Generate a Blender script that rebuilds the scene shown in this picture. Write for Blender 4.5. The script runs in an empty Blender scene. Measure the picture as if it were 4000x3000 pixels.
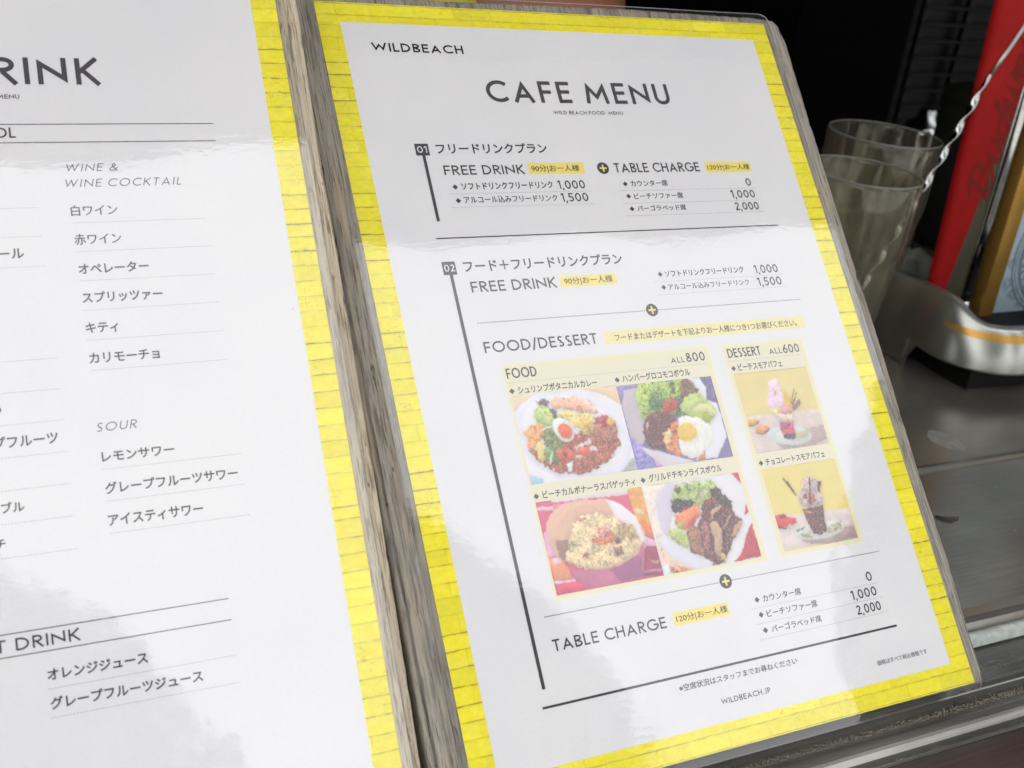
import bpy, bmesh, math, random
import numpy as np
from mathutils import Vector, Matrix
random.seed(7); rng = np.random.default_rng(7)
S = bpy.context.scene; C = S.collection
MM = 0.001; Z0 = 1.1                      # ground at z=0, menu sheet corner at 1.1 m

# ------------------------------------------------------------------ camera, sky, sun, exposure
cd = bpy.data.cameras.new("camera"); cam = bpy.data.objects.new("camera", cd); C.objects.link(cam)
cd.sensor_width = 36; cd.lens = 40.732; cd.clip_start = .01; cd.clip_end = 500
cx, cy, cz = (0.9010196, -0.4193883, 0.1108019), (0.0900451, 0.4307022, 0.8979908), (-0.4243295, -0.7991302, 0.4258350)
cam.matrix_world = Matrix(((cx[0], cy[0], cz[0], -.13105), (cx[1], cy[1], cz[1], -.44336), (cx[2], cy[2], cz[2], .06462 + Z0), (0, 0, 0, 1)))
cd.dof.use_dof = True; cd.dof.focus_distance = .43; cd.dof.aperture_fstop = 18
S.camera = cam
W = bpy.data.worlds.new("World"); S.world = W; W.use_nodes = True
wt = W.node_tree; wt.nodes.clear()
SUN_EL = math.radians(74)
sky = wt.nodes.new('ShaderNodeTexSky'); sky.sky_type = 'NISHITA'; sky.sun_disc = False
sky.sun_elevation = SUN_EL; sky.sun_rotation = math.radians(10); sky.dust_density = 4; sky.air_density = 1.2; sky.ozone_density = 1
hs = wt.nodes.new('ShaderNodeHueSaturation'); hs.inputs['Saturation'].default_value = .07
bg = wt.nodes.new('ShaderNodeBackground'); bg.inputs[1].default_value = .15
wo = wt.nodes.new('ShaderNodeOutputWorld')
wt.links.new(sky.outputs[0], hs.inputs['Color']); veil = wt.nodes.new('ShaderNodeMix'); veil.data_type = 'RGBA'; veil.inputs[0].default_value = .6; veil.inputs[7].default_value = (1.62, 1.62, 1.66, 1)   # even cloud cover
wt.links.new(hs.outputs[0], veil.inputs[6]); wt.links.new(veil.outputs[2], bg.inputs[0]); wt.links.new(bg.outputs[0], wo.inputs[0])
sl = bpy.data.lights.new("sun", 'SUN'); sl.energy = 1.0; sl.angle = math.radians(20); sl.color = (1, .97, .92)
so = bpy.data.objects.new("sun", sl); C.objects.link(so)
az = math.radians(10)                     # same bearing as the sky's sun (clockwise from +Y)
sd = Vector((math.sin(az) * math.cos(SUN_EL), math.cos(az) * math.cos(SUN_EL), math.sin(SUN_EL)))
so.rotation_euler = sd.to_track_quat('Z', 'Y').to_euler()
S.view_settings.view_transform = 'Standard'; S.view_settings.look = 'None'; S.view_settings.gamma = 1
S.view_settings.use_curve_mapping = False; S.view_settings.exposure = 2.84
S.cycles.max_bounces = 10; S.cycles.transparent_max_bounces = 16; S.cycles.sample_clamp_indirect = 4
S.cycles.use_denoising = True

# ------------------------------------------------------------------ helpers
def lin(c):
    return tuple(((v / 255) / 12.92 if v / 255 <= .04045 else ((v / 255 + .055) / 1.055) ** 2.4) for v in c)
def link(name, verts, faces, m=None, parent=None, smooth=False, s=MM):
    me = bpy.data.meshes.new(name)
    me.from_pydata([tuple(c * s for c in v) for v in verts], [], faces); me.update()
    if smooth: me.polygons.foreach_set('use_smooth', [True] * len(me.polygons))
    o = bpy.data.objects.new(name, me); C.objects.link(o)
    if m: me.materials.append(m)
    if parent: o.parent = parent
    return o
def W_(p): return (p[0] * MM, p[1] * MM, p[2] * MM + Z0)      # scene mm -> world metres
def wl(name, verts, faces, m=None, parent=None, smooth=False, base=None):
    """mesh given in scene millimetres; origin at the parent thing, or at base"""
    b = parent.location if parent else Vector(W_(base if base else (0, 0, 0)))
    me = bpy.data.meshes.new(name)
    me.from_pydata([(v[0] * MM - b.x, v[1] * MM - b.y, v[2] * MM + Z0 - b.z) for v in verts], [], faces); me.update()
    if smooth: me.polygons.foreach_set('use_smooth', [True] * len(me.polygons))
    o = bpy.data.objects.new(name, me); C.objects.link(o)
    if m: me.materials.append(m)
    if parent: o.parent = parent
    else: o.location = b
    return o
def thing(name, label, cat, loc=(0, 0, 0), group=None):
    o = bpy.data.objects.new(name, None); C.objects.link(o); o.location = loc; o.empty_display_size = .02
    o['label'] = label; o['category'] = cat
    if group: o['group'] = group
    return o
def tag(o, label, cat, group=None):
    o['label'] = label; o['category'] = cat
    if group: o['group'] = group
    return o
def struct(o): o['kind'] = 'structure'; return o
def boxv(x0, x1, y0, y1, z0, z1):
    v = [(x0, y0, z0), (x1, y0, z0), (x1, y1, z0), (x0, y1, z0), (x0, y0, z1), (x1, y0, z1), (x1, y1, z1), (x0, y1, z1)]
    return v, [(0, 3, 2, 1), (4, 5, 6, 7), (0, 1, 5, 4), (1, 2, 6, 5), (2, 3, 7, 6), (3, 0, 4, 7)]
def bevel(o, w, seg=2):
    bm = bmesh.new(); bm.from_mesh(o.data)
    bmesh.ops.bevel(bm, geom=bm.edges[:] , offset=w * MM, segments=seg, affect='EDGES', profile=.6)
    bm.to_mesh(o.data); bm.free(); o.data.polygons.foreach_set('use_smooth', [True] * len(o.data.polygons))
    try: o.data.set_sharp_from_angle(angle=math.radians(35))
    except Exception: pass
    return o
class MB:
    def __init__(s): s.v = []; s.f = []
    def add(s, v, f): n = len(s.v); s.v += list(v); s.f += [tuple(i + n for i in q) for q in f]; return s
    def box(s, *a): return s.add(*boxv(*a))
def tube(pts, r, n=10, cap=True):
    pts = [Vector(p) for p in pts]; v = []; f = []
    up = Vector((.3, .1, .95)).normalized()
    for i, p in enumerate(pts):
        d = (pts[min(i + 1, len(pts) - 1)] - pts[max(i - 1, 0)]).normalized()
        a = d.cross(up).normalized(); b = d.cross(a).normalized(); rr = r[i] if isinstance(r, (list, tuple)) else r
        for k in range(n):
            t = 2 * math.pi * k / n; v.append(tuple(p + a * math.cos(t) * rr + b * math.sin(t) * rr))
    for i in range(len(pts) - 1):
        for k in range(n): f.append((i * n + k, i * n + (k + 1) % n, (i + 1) * n + (k + 1) % n, (i + 1) * n + k))
    if cap: f += [tuple(range(n))[::-1], tuple(range((len(pts) - 1) * n, len(pts) * n))]
    return v, f
def vnoise(x, y, seed=0):                     # 2-D value noise, arrays
    xi = np.floor(x).astype(int); yi = np.floor(y).astype(int); fx = x - xi; fy = y - yi
    fx = fx * fx * (3 - 2 * fx); fy = fy * fy * (3 - 2 * fy)
    def h(a, b):
        n = (a * 374761393 + b * 668265263 + seed * 974634777) & 0x7fffffff
        n = ((n ^ (n >> 13)) * 1274126177) & 0x7fffffff
        return ((n ^ (n >> 16)) & 0xffff) / 65535.
    return (h(xi, yi) * (1 - fx) + h(xi + 1, yi) * fx) * (1 - fy) + (h(xi, yi + 1) * (1 - fx) + h(xi + 1, yi + 1) * fx) * fy

# ------------------------------------------------------------------ materials
class NT:
    def __init__(s, name):
        s.m = bpy.data.materials.new(name); s.m.use_nodes = True; s.t = s.m.node_tree; s.t.nodes.clear()
        s.out = s.n('ShaderNodeOutputMaterial')
    def n(s, k, **kw):
        o = s.t.nodes.new(k)
        for a, b in kw.items():
            if a[0] == '_': o.inputs[a[1:].replace('_', ' ')].default_value = b
            else: setattr(o, a, b)
        return o
    def l(s, a, b): s.t.links.new(a, b)
    def coord(s, scale=(1, 1, 1), kind='Object', rot=(0, 0, 0)):
        tc = s.n('ShaderNodeTexCoord'); mp = s.n('ShaderNodeMapping'); mp.inputs['Scale'].default_value = scale; mp.inputs['Rotation'].default_value = rot
        s.l(tc.outputs[kind], mp.inputs[0]); return mp.outputs[0]
    def noise(s, vec, scale, detail=4, rough=.55, dist=0):
        o = s.n('ShaderNodeTexNoise'); o.inputs['Scale'].default_value = scale; o.inputs['Detail'].default_value = detail
        o.inputs['Roughness'].default_value = rough; o.inputs['Distortion'].default_value = dist
        if vec: s.l(vec, o.inputs['Vector'])
        return o.outputs['Fac']
    def ramp(s, fac, stops):
        o = s.n('ShaderNodeValToRGB'); e = o.color_ramp.elements
        while len(e) < len(stops): e.new(.5)
        for q, (p, c) in zip(e, stops): q.position = p; q.color = (*c, 1) if len(c) == 3 else c
        s.l(fac, o.inputs[0]); return o.outputs[0]
    def mix(s, fac, a, b, mode='MIX'):
        o = s.n('ShaderNodeMix', data_type='RGBA', blend_type=mode)
        for sock, val in ((0, fac), (6, a), (7, b)):
            if hasattr(val, 'links'): s.l(val, o.inputs[sock])
            else: o.inputs[sock].default_value = val if sock == 0 else (*val, 1)
        return o.outputs[2]
    def bump(s, h, strength, dist, nrm=None):
        o = s.n('ShaderNodeBump'); o.inputs['Strength'].default_value = strength; o.inputs['Distance'].default_value = dist
        s.l(h, o.inputs['Height'])
        if nrm: s.l(nrm, o.inputs['Normal'])
        return o.outputs[0]
    def fresnel(s, ior):
        """the same reflectance seen from either side of a thin sheet"""
        g = s.n('ShaderNodeNewGeometry'); mr = s.n('ShaderNodeMapRange'); s.l(g.outputs['Backfacing'], mr.inputs[0]); mr.inputs[3].default_value = ior; mr.inputs[4].default_value = 1 / ior
        f = s.n('ShaderNodeFresnel'); s.l(mr.outputs[0], f.inputs[0]); return f
    def bsdf(s, color=None, rough=.5, metal=0., normal=None, **kw):
        p = s.n('ShaderNodeBsdfPrincipled')
        if color is not None:
            if hasattr(color, 'links'): s.l(color, p.inputs['Base Color'])
            else: p.inputs['Base Color'].default_value = (*color, 1)
        if hasattr(rough, 'links'): s.l(rough, p.inputs['Roughness'])
        else: p.inputs['Roughness'].default_value = rough
        p.inputs['Metallic'].default_value = metal
        if normal: s.l(normal, p.inputs['Normal'])
        for a, b in kw.items(): p.inputs[a.replace('_', ' ')].default_value = b
        s.l(p.outputs[0], s.out.inputs[0]); return s.m
def printed(name, col, var=.04, scale=900):
    """ink on matt paper under the film"""
    k = NT(name); v = k.coord(); f = k.noise(v, scale, 3)
    c = k.ramp(f, [(.3, tuple(x * (1 - var) for x in col)), (.7, tuple(min(1, x * (1 + var)) for x in col))])
    return k.bsdf(c, .75, Specular_IOR_Level=.1)
PAPER = (.735, .72, .74)
def paper_mat():
    k = NT('paper'); v = k.coord()
    a = k.ramp(k.noise(v, 14, 3), [(.35, (.715, .705, .73)), (.65, (.75, .735, .745))])
    g = k.ramp(k.noise(v, 700, 4, .7), [(.3, (.965, .965, .965)), (.7, (1, 1, 1))])
    # scattered dust specks trapped under the film
    vo = k.n('ShaderNodeTexVoronoi'); vo.inputs['Scale'].default_value = 45; k.l(v, vo.inputs['Vector'])
    sp = k.ramp(vo.outputs['Distance'], [(.012, (.62, .62, .6)), (.02, (1, 1, 1))])
    return k.bsdf(k.mix(1, k.mix(1, a, g, 'MULTIPLY'), sp, 'MULTIPLY'), .8, Specular_IOR_Level=.1)
def yellow_mat():
    k = NT('yellow_brick_print'); v = k.coord((1, 1.6, 1))
    a = k.ramp(k.noise(v, 60, 5, .6), [(.3, (.82, .70, .012)), (.55, (.88, .76, .016)), (.75, (.90, .80, .05))])
    b = k.ramp(k.noise(k.coord((1, 3, 1)), 420, 4, .7), [(.3, (.92, .92, .88)), (.55, (1, 1, 1))])
    return k.bsdf(k.mix(1, a, b, 'MULTIPLY'), .75, Specular_IOR_Level=.1)
def vcol_mat(name):
    k = NT(name); a = k.n('ShaderNodeAttribute'); a.attribute_name = 'ink'
    return k.bsdf(a.outputs['Color'], .75, Specular_IOR_Level=.1)
def film_mat():
    k = NT('laminate_film'); v = k.coord()
    h1 = k.noise(k.coord((.55, 1, 1)), 430, 2, .5, .5); h2 = k.noise(v, 60, 1, .5)
    n = k.bump(h1, 1, 1.35e-5, k.bump(h2, 1, 2.5e-5))
    fr = k.fresnel(1.76); k.l(n, fr.inputs['Normal'])
    gl = k.n('ShaderNodeBsdfGlossy'); gl.inputs['Roughness'].default_value = .028; k.l(n, gl.inputs['Normal'])
    tr = k.n('ShaderNodeBsdfTransparent'); tr.inputs[0].default_value = (.985, .985, .985, 1)
    df = k.n('ShaderNodeBsdfDiffuse'); df.inputs[0].default_value = (.75, .77, .8, 1)
    m0 = k.n('ShaderNodeMixShader'); m0.inputs[0].default_value = .022; k.l(tr.outputs[0], m0.inputs[1]); k.l(df.outputs[0], m0.inputs[2])
    ms = k.n('ShaderNodeMixShader'); k.l(fr.outputs[0], ms.inputs[0]); k.l(m0.outputs[0], ms.inputs[1]); k.l(gl.outputs[0], ms.inputs[2])
    k.l(ms.outputs[0], k.out.inputs[0]); return k.m
def wood_mat(name, tint, dark):
    k = NT(name)
    g = k.coord((1, .045, 1)); g2 = k.coord((1, .12, 1))
    big = k.noise(g, 160, 5, .6, .8); fine = k.noise(g, 1700, 6, .7, .2); tan = k.noise(g, 620, 2); blot = k.noise(k.coord((1, .5, 1)), 55, 4)
    crack = k.ramp(k.noise(g2, 420, 5, .62, .6), [(.30, (0, 0, 0)), (.40, (1, 1, 1))])
    c = k.ramp(big, [(.28, tuple(x * .62 for x in tint)), (.5, tint), (.72, tuple(min(1, x * 1.28) for x in tint))])
    c = k.mix(1, c, k.ramp(fine, [(.40, (.40, .38, .37)), (.53, (1.0, 1, 1))]), 'MULTIPLY')
    c = k.mix(k.ramp(tan, [(.52, (0, 0, 0)), (.66, (.55, .55, .55))]), c, (.42, .33, .21))
    c = k.mix(k.ramp(blot, [(.45, (0, 0, 0)), (.7, (.5, .5, .5))]), c, dark)
    c = k.mix(1, c, k.ramp(crack, [(0, (.42, .38, .36)), (1, (1, 1, 1))]), 'MULTIPLY')
    vo = k.n('ShaderNodeTexVoronoi'); vo.inputs['Scale'].default_value = 160; k.l(k.coord((1, .4, 1)), vo.inputs['Vector'])
    c = k.mix(1, c, k.ramp(vo.outputs['Distance'], [(.03, (.3, .26, .25)), (.07, (1, 1, 1))]), 'MULTIPLY')
    n = k.bump(fine, 1, 2.5e-4, k.bump(crack, 1, 3e-4))
    return k.bsdf(c, .85, normal=n, Specular_IOR_Level=.25)
def steel_mat(name, base=(.27, .25, .222), rough=.3, red=0., streak=700, metal=.7):
    k = NT(name); v = k.coord((.03, 1, 1)); f = k.noise(v, streak, 4, .6)
    sm = k.noise(k.coord(), 9, 4, .6); sm2 = k.noise(k.coord((.5, 1, 1)), 30, 5, .65)
    c = k.ramp(sm, [(.35, tuple(x * .72 for x in base)), (.65, tuple(x * 1.25 for x in base))])
    c = k.mix(1, c, k.ramp(f, [(.3, (.82, .82, .82)), (.7, (1.1, 1.1, 1.1))]), 'MULTIPLY')
    if red: c = k.mix(k.ramp(k.noise(k.coord((.35, 1, 1)), 11, 3), [(.42, (0, 0, 0)), (.62, (red, red, red))]), c, (.17, .05, .045))  # red-brown reflection painted into the base colour in patches
    dust = k.ramp(k.noise(k.coord(), 1400, 3, .8), [(.70, (0, 0, 0)), (.76, (.35, .35, .33))])
    c = k.mix(dust, c, (.45, .42, .38))
    r = k.n('ShaderNodeMapRange'); k.l(sm2, r.inputs[0]); r.inputs[3].default_value = rough * .7; r.inputs[4].default_value = rough * 1.5
    return k.bsdf(c, r.outputs[0], metal, k.bump(f, .5, 3e-5))
def plain(name, col, rough=.5, metal=0., ns=300, var=.12, bumpd=0, **kw):
    k = NT(name); f = k.noise(k.coord(), ns, 4)
    c = k.ramp(f, [(.3, tuple(x * (1 - var) for x in col)), (.7, tuple(min(1, x * (1 + var)) for x in col))])
    return k.bsdf(c, rough, metal, k.bump(f, 1, bumpd) if bumpd else None, **kw)
def glass_mat(name, col=(.94, .925, .87)):
    """clear but scuffed moulded plastic: see-through, glossy at grazing angles, a little milky where seen edge on"""
    k = NT(name); lw = k.n('ShaderNodeLayerWeight'); lw.inputs[0].default_value = .35
    tr = k.n('ShaderNodeBsdfTransparent'); tr.inputs[0].default_value = (*col, 1)
    gl = k.n('ShaderNodeBsdfGlossy'); gl.inputs['Roughness'].default_value = .06; gl.inputs[0].default_value = (.9, .9, .86, 1)
    df = k.n('ShaderNodeBsdfDiffuse'); df.inputs[0].default_value = (.23, .22, .175, 1)
    mr = k.n('ShaderNodeMapRange'); k.l(lw.outputs['Facing'], mr.inputs[0]); mr.inputs[1].default_value = .55; mr.inputs[3].default_value = .10; mr.inputs[4].default_value = .85
    a = k.n('ShaderNodeMixShader'); k.l(mr.outputs[0], a.inputs[0]); k.l(tr.outputs[0], a.inputs[1]); k.l(df.outputs[0], a.inputs[2])
    fr = k.fresnel(1.49)
    b = k.n('ShaderNodeMixShader'); k.l(fr.outputs[0], b.inputs[0]); k.l(a.outputs[0], b.inputs[1]); k.l(gl.outputs[0], b.inputs[2])
    k.l(b.outputs[0], k.out.inputs[0]); return k.m
M = dict(paper=paper_mat(), yellow=yellow_mat(), film=film_mat(), ink=printed('grey_ink', (.052, .048, .056)), ink2=printed('black_ink', (.018, .012, .014)),
         inklight=printed('light_grey_ink', (.30, .30, .31)), joint=printed('brick_joint_print', (.20, .155, .012), .35, 1500), jointl=printed('faint_joint_print', (.50, .43, .03), .2, 1500),
         badge=printed('badge_yellow', (.84, .68, .17)), banner=printed('banner_cream', (.79, .71, .36)), photo=vcol_mat('photo_print'),
         woodr=wood_mat('weathered_grey_wood', (.32, .288, .245), (.22, .205, .19)), woodl=wood_mat('weathered_tan_wood', (.50, .43, .32), (.40, .36, .29)))
# ------------------------------------------------------------------ print layout, millimetres from the sheet's top left corner
TR=[
  ('g', 'WILDBEACH', 19.17, 57.2, 21.35, 3.84) ,
  ('G', 'CAFE MENU', 62.68, 147.69, 42.81, 9.89) ,
  ('g', 'WILD BEACH FOOD  MENU', 90.27, 122.51, 47.99, 1.63) ,
  ('w', '01', 28.4, 32.46, 65.0, 2.74) ,
  ('j', 'フリードリンクプラン', 36.11, 83.09, 65.34, 3.75) ,
  ('g', 'FREE DRINK', 37.27, 70.82, 74.46, 4.04) ,
  ('j', '90分|お一人様', 74.07, 95.18, 73.48, 2.43) ,
  ('j', 'ソフトドリンクフリードリンク', 42.91, 81.63, 80.69, 2.6) ,
  ('g', '1,000', 83.86, 95.88, 81.23, 3.65) ,
  ('j', 'アルコール込みフリードリンク', 42.72, 82.07, 86.36, 2.52) ,
  ('g', '1,500', 83.91, 95.93, 86.78, 3.69) ,
  ('g', 'TABLE CHARGE', 111.25, 152.25, 74.45, 4.27) ,
  ('j', '120分|お一人様', 155.86, 177.58, 73.8, 2.25) ,
  ('j', 'カウンター席', 116.92, 134.39, 80.78, 2.37) ,
  ('g', '0', 173.43, 176.23, 81.57, 3.51) ,
  ('j', 'ビーチソファー席', 116.91, 140.22, 86.45, 2.28) ,
  ('g', '1,000', 164.24, 176.4, 87.12, 3.61) ,
  ('j', 'パーゴラベッド席', 116.88, 140.02, 91.82, 2.14) ,
  ('g', '2,000', 164.4, 176.49, 92.74, 3.58) ,
  ('w', '02', 28.75, 32.9, 113.6, 2.76) ,
  ('j', 'フード＋フリードリンクプラン', 36.4, 103.66, 114.07, 3.91) ,
  ('g', 'FREE DRINK', 37.48, 72.49, 122.34, 4.29) ,
  ('j', '90分|お一人様', 76.07, 97.07, 121.31, 2.36) ,
  ('j', 'ソフトドリンクフリードリンク', 121.28, 159.23, 120.74, 2.33) ,
  ('g', '1,000', 164.61, 176.4, 121.6, 3.67) ,
  ('j', 'アルコール込みフリードリンク', 121.12, 160.12, 126.39, 2.25) ,
  ('g', '1,500', 164.43, 176.45, 127.21, 3.72) ,
  ('g', 'FOOD/DESSERT', 37.21, 83.78, 145.96, 4.29) ,
  ('j', 'フードまたはデザートを下記よりお一人様につき1つお選びください。', 91.43, 177.48, 145.61, 2.4) ,
  ('g', 'FOOD', 43.56, 55.62, 156.34, 3.91) ,
  ('g', 'ALL', 113.07, 119.45, 156.5, 2.34) ,
  ('g', '800', 120.19, 128.97, 156.62, 3.68) ,
  ('j', 'シュリンプボタニカルカレー', 46.59, 79.17, 162.25, 2.4) ,
  ('j', 'ハンバーグロコモコボウル', 90.07, 120.31, 161.96, 2.45) ,
  ('j', 'ビーチカルボナーラスパゲッティ', 46.72, 84.5, 201.05, 2.29) ,
  ('j', 'グリルドチキンライスボウル', 90.31, 122.61, 200.7, 2.39) ,
  ('g', 'DESSERT', 139.81, 155.77, 156.61, 3.78) ,
  ('g', 'ALL', 159.65, 166.23, 156.71, 2.44) ,
  ('g', '600', 166.73, 174.95, 156.88, 3.65) ,
  ('j', 'ビーチスモアパフェ', 142.91, 164.34, 162.25, 2.52) ,
  ('j', 'チョコレートスモアパフェ', 142.94, 171.83, 201.06, 2.33) ,
  ('g', 'TABLE CHARGE', 37.58, 82.35, 252.78, 3.95) ,
  ('j', '120分|お一人様', 86.23, 108.32, 251.7, 2.16) ,
  ('j', 'カウンター席', 124.64, 142.12, 250.97, 2.21) ,
  ('g', '0', 173.66, 176.53, 251.37, 3.54) ,
  ('j', 'ビーチソファー席', 124.61, 147.82, 256.51, 2.25) ,
  ('g', '1,000', 164.31, 176.58, 257.09, 3.49) ,
  ('j', 'パーゴラベッド席', 124.8, 147.72, 262.13, 2.12) ,
  ('g', '2,000', 164.7, 176.51, 262.78, 3.49) ,
  ('j', '※空席状況はスタッフまでお尋ねください', 80.91, 131.86, 274.74, 1.97) ,
  ('g', 'WILDBEACH.JP', 96.08, 117.35, 282.22, 1.89) ,
  ('j', '価格はすべて税込価格です', 166.82, 191.71, 282.29, 1.59) ,
]
TL=[
  ('G', 'RINK', 115.1, 147.21, 46.32, 9.68) ,
  ('g', 'MENU', 115.58, 122.28, 51.5, 1.53) ,
  ('g', 'OL', 113.52, 119.91, 65.24, 3.6) ,
  ('i', 'WINE &', 133.26, 149.94, 77.25, 2.65) ,
  ('i', 'WINE COCKTAIL', 132.45, 169.44, 82.7, 2.73) ,
  ('j', '白ワイン', 133.67, 147.59, 92.52, 3.08) ,
  ('j', '赤ワイン', 133.73, 147.69, 102.36, 3.14) ,
  ('j', 'オペレーター', 133.9, 155.02, 112.2, 3.0) ,
  ('j', 'スプリッツァー', 134.04, 158.19, 121.79, 3.01) ,
  ('j', 'キティ', 134.06, 143.72, 131.71, 3.03) ,
  ('j', 'カリモーチョ', 134.03, 154.87, 141.55, 3.04) ,
  ('i', 'SOUR', 133.62, 145.98, 163.24, 2.73) ,
  ('j', 'レモンサワー', 134.33, 155.54, 172.66, 2.87) ,
  ('j', 'グレープフルーツサワー', 134.23, 173.56, 182.46, 2.97) ,
  ('j', 'アイスティサワー', 134.14, 161.73, 192.2, 3.08) ,
  ('g', 'T DRINK', 100.56, 122.94, 223.87, 3.5) ,
  ('j', 'オレンジジュース', 113.28, 140.58, 233.5, 2.8) ,
  ('j', 'グレープフルーツジュース', 113.32, 155.29, 241.51, 2.8) ,
  ('j', 'ール', 111.39, 118.76, 106.04, 3.16) ,
  ('j', 'る', 105.16, 108.1, 154.55, 2.84) ,
  ('j', 'プフルーツ', 105.09, 122.8, 165.32, 3.13) ,
  ('j', 'ブル', 105.53, 111.73, 184.5, 2.65) ,
  ('j', 'チ', 103.02, 105.86, 194.77, 2.68) ,
]
DR= [(36.98, 98.37, 82.38), (36.99, 98.48, 87.94), (110.79, 178.92, 82.61), (111.03, 178.58, 88.26), (110.96, 178.74, 93.76), (115.42, 178.17, 122.68), (115.44, 178.49, 128.17), (36.9, 183.33, 134.3), (43.13, 129.49, 157.88), (139.08, 174.94, 158.01), (36.99, 183.55, 241.02), (118.72, 178.97, 252.62), (118.73, 178.93, 258.21), (118.61, 179.02, 263.88)]
DL= [(133.9, 175.15, 95.0), (134.05, 175.13, 104.75), (133.97, 175.33, 114.57), (133.96, 175.18, 124.3), (134.08, 175.31, 134.09), (134.09, 175.27, 143.86), (134.12, 175.35, 175.0), (134.18, 175.35, 184.75), (134.22, 175.42, 194.49), (113.25, 124.19, 89.32), (112.43, 124.31, 99.0), (111.58, 124.27, 108.93), (109.01, 125.03, 138.91), (108.18, 124.96, 148.66), (107.34, 125.0, 158.44), (106.5, 125.07, 168.25), (105.67, 125.09, 178.03), (104.82, 124.97, 187.8), (103.99, 125.05, 197.56), (113.21, 165.67, 235.91), (113.17, 165.62, 243.88)]


LLJ = [4.7, 10.2, 15.7, 21.1, 26.8, 31.9, 37.4, 43.2, 48.8, 54.3, 60.0, 65.7, 71.0, 76.5, 82.0, 87.5, 92.8, 98.3, 103.0, 108.1, 113.3, 118.9, 124.3, 129.6, 135.1, 140.9, 146.5, 151.8, 157.6, 163.1, 168.9, 174.2, 179.6, 185.1, 190.5, 196.0, 200.1, 206.1, 211.4, 216.9, 222.3, 227.7, 233.3, 239.1, 244.6, 250.3, 255.9, 261.7, 267.3, 272.6, 278.1, 283.6, 289.1]

RJ = [4.5, 9.9, 15.5, 20.8, 26.4, 31.6, 36.9, 42.9, 48.6, 54.0, 59.9, 65.3, 70.9, 76.2, 81.8, 87.4, 92.8, 98.2, 103.0, 108.3, 113.6, 119.2, 124.8, 130.5, 135.9, 141.6, 147.4, 152.8, 158.8, 164.5, 170.2, 175.5, 180.9, 186.4, 191.6, 197.0, 202.1, 207.5, 213.2, 218.7, 224.2, 229.7, 235.0, 240.7, 246.3, 252.0, 258.0, 263.3, 269.2, 274.8, 280.2, 285.6, 291.8]
LJ = [5.0, 10.4, 15.8, 21.2, 26.7, 32.0, 37.5, 43.1, 48.6, 53.9, 59.7, 64.8, 70.5, 75.8, 81.4, 86.8, 92.2, 97.6, 102.2, 107.7, 113.2, 118.6, 124.2, 129.5, 135.4, 141.2, 146.8, 152.6, 158.3, 164.2, 169.3, 175.3, 180.4, 186.1, 192.1, 196.9, 201.4, 207.3, 213.0, 218.3, 224.1, 229.0, 234.5, 240.8, 246.1, 251.6, 257.5, 263.5, 268.6, 274.2, 279.8, 285.3]
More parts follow.
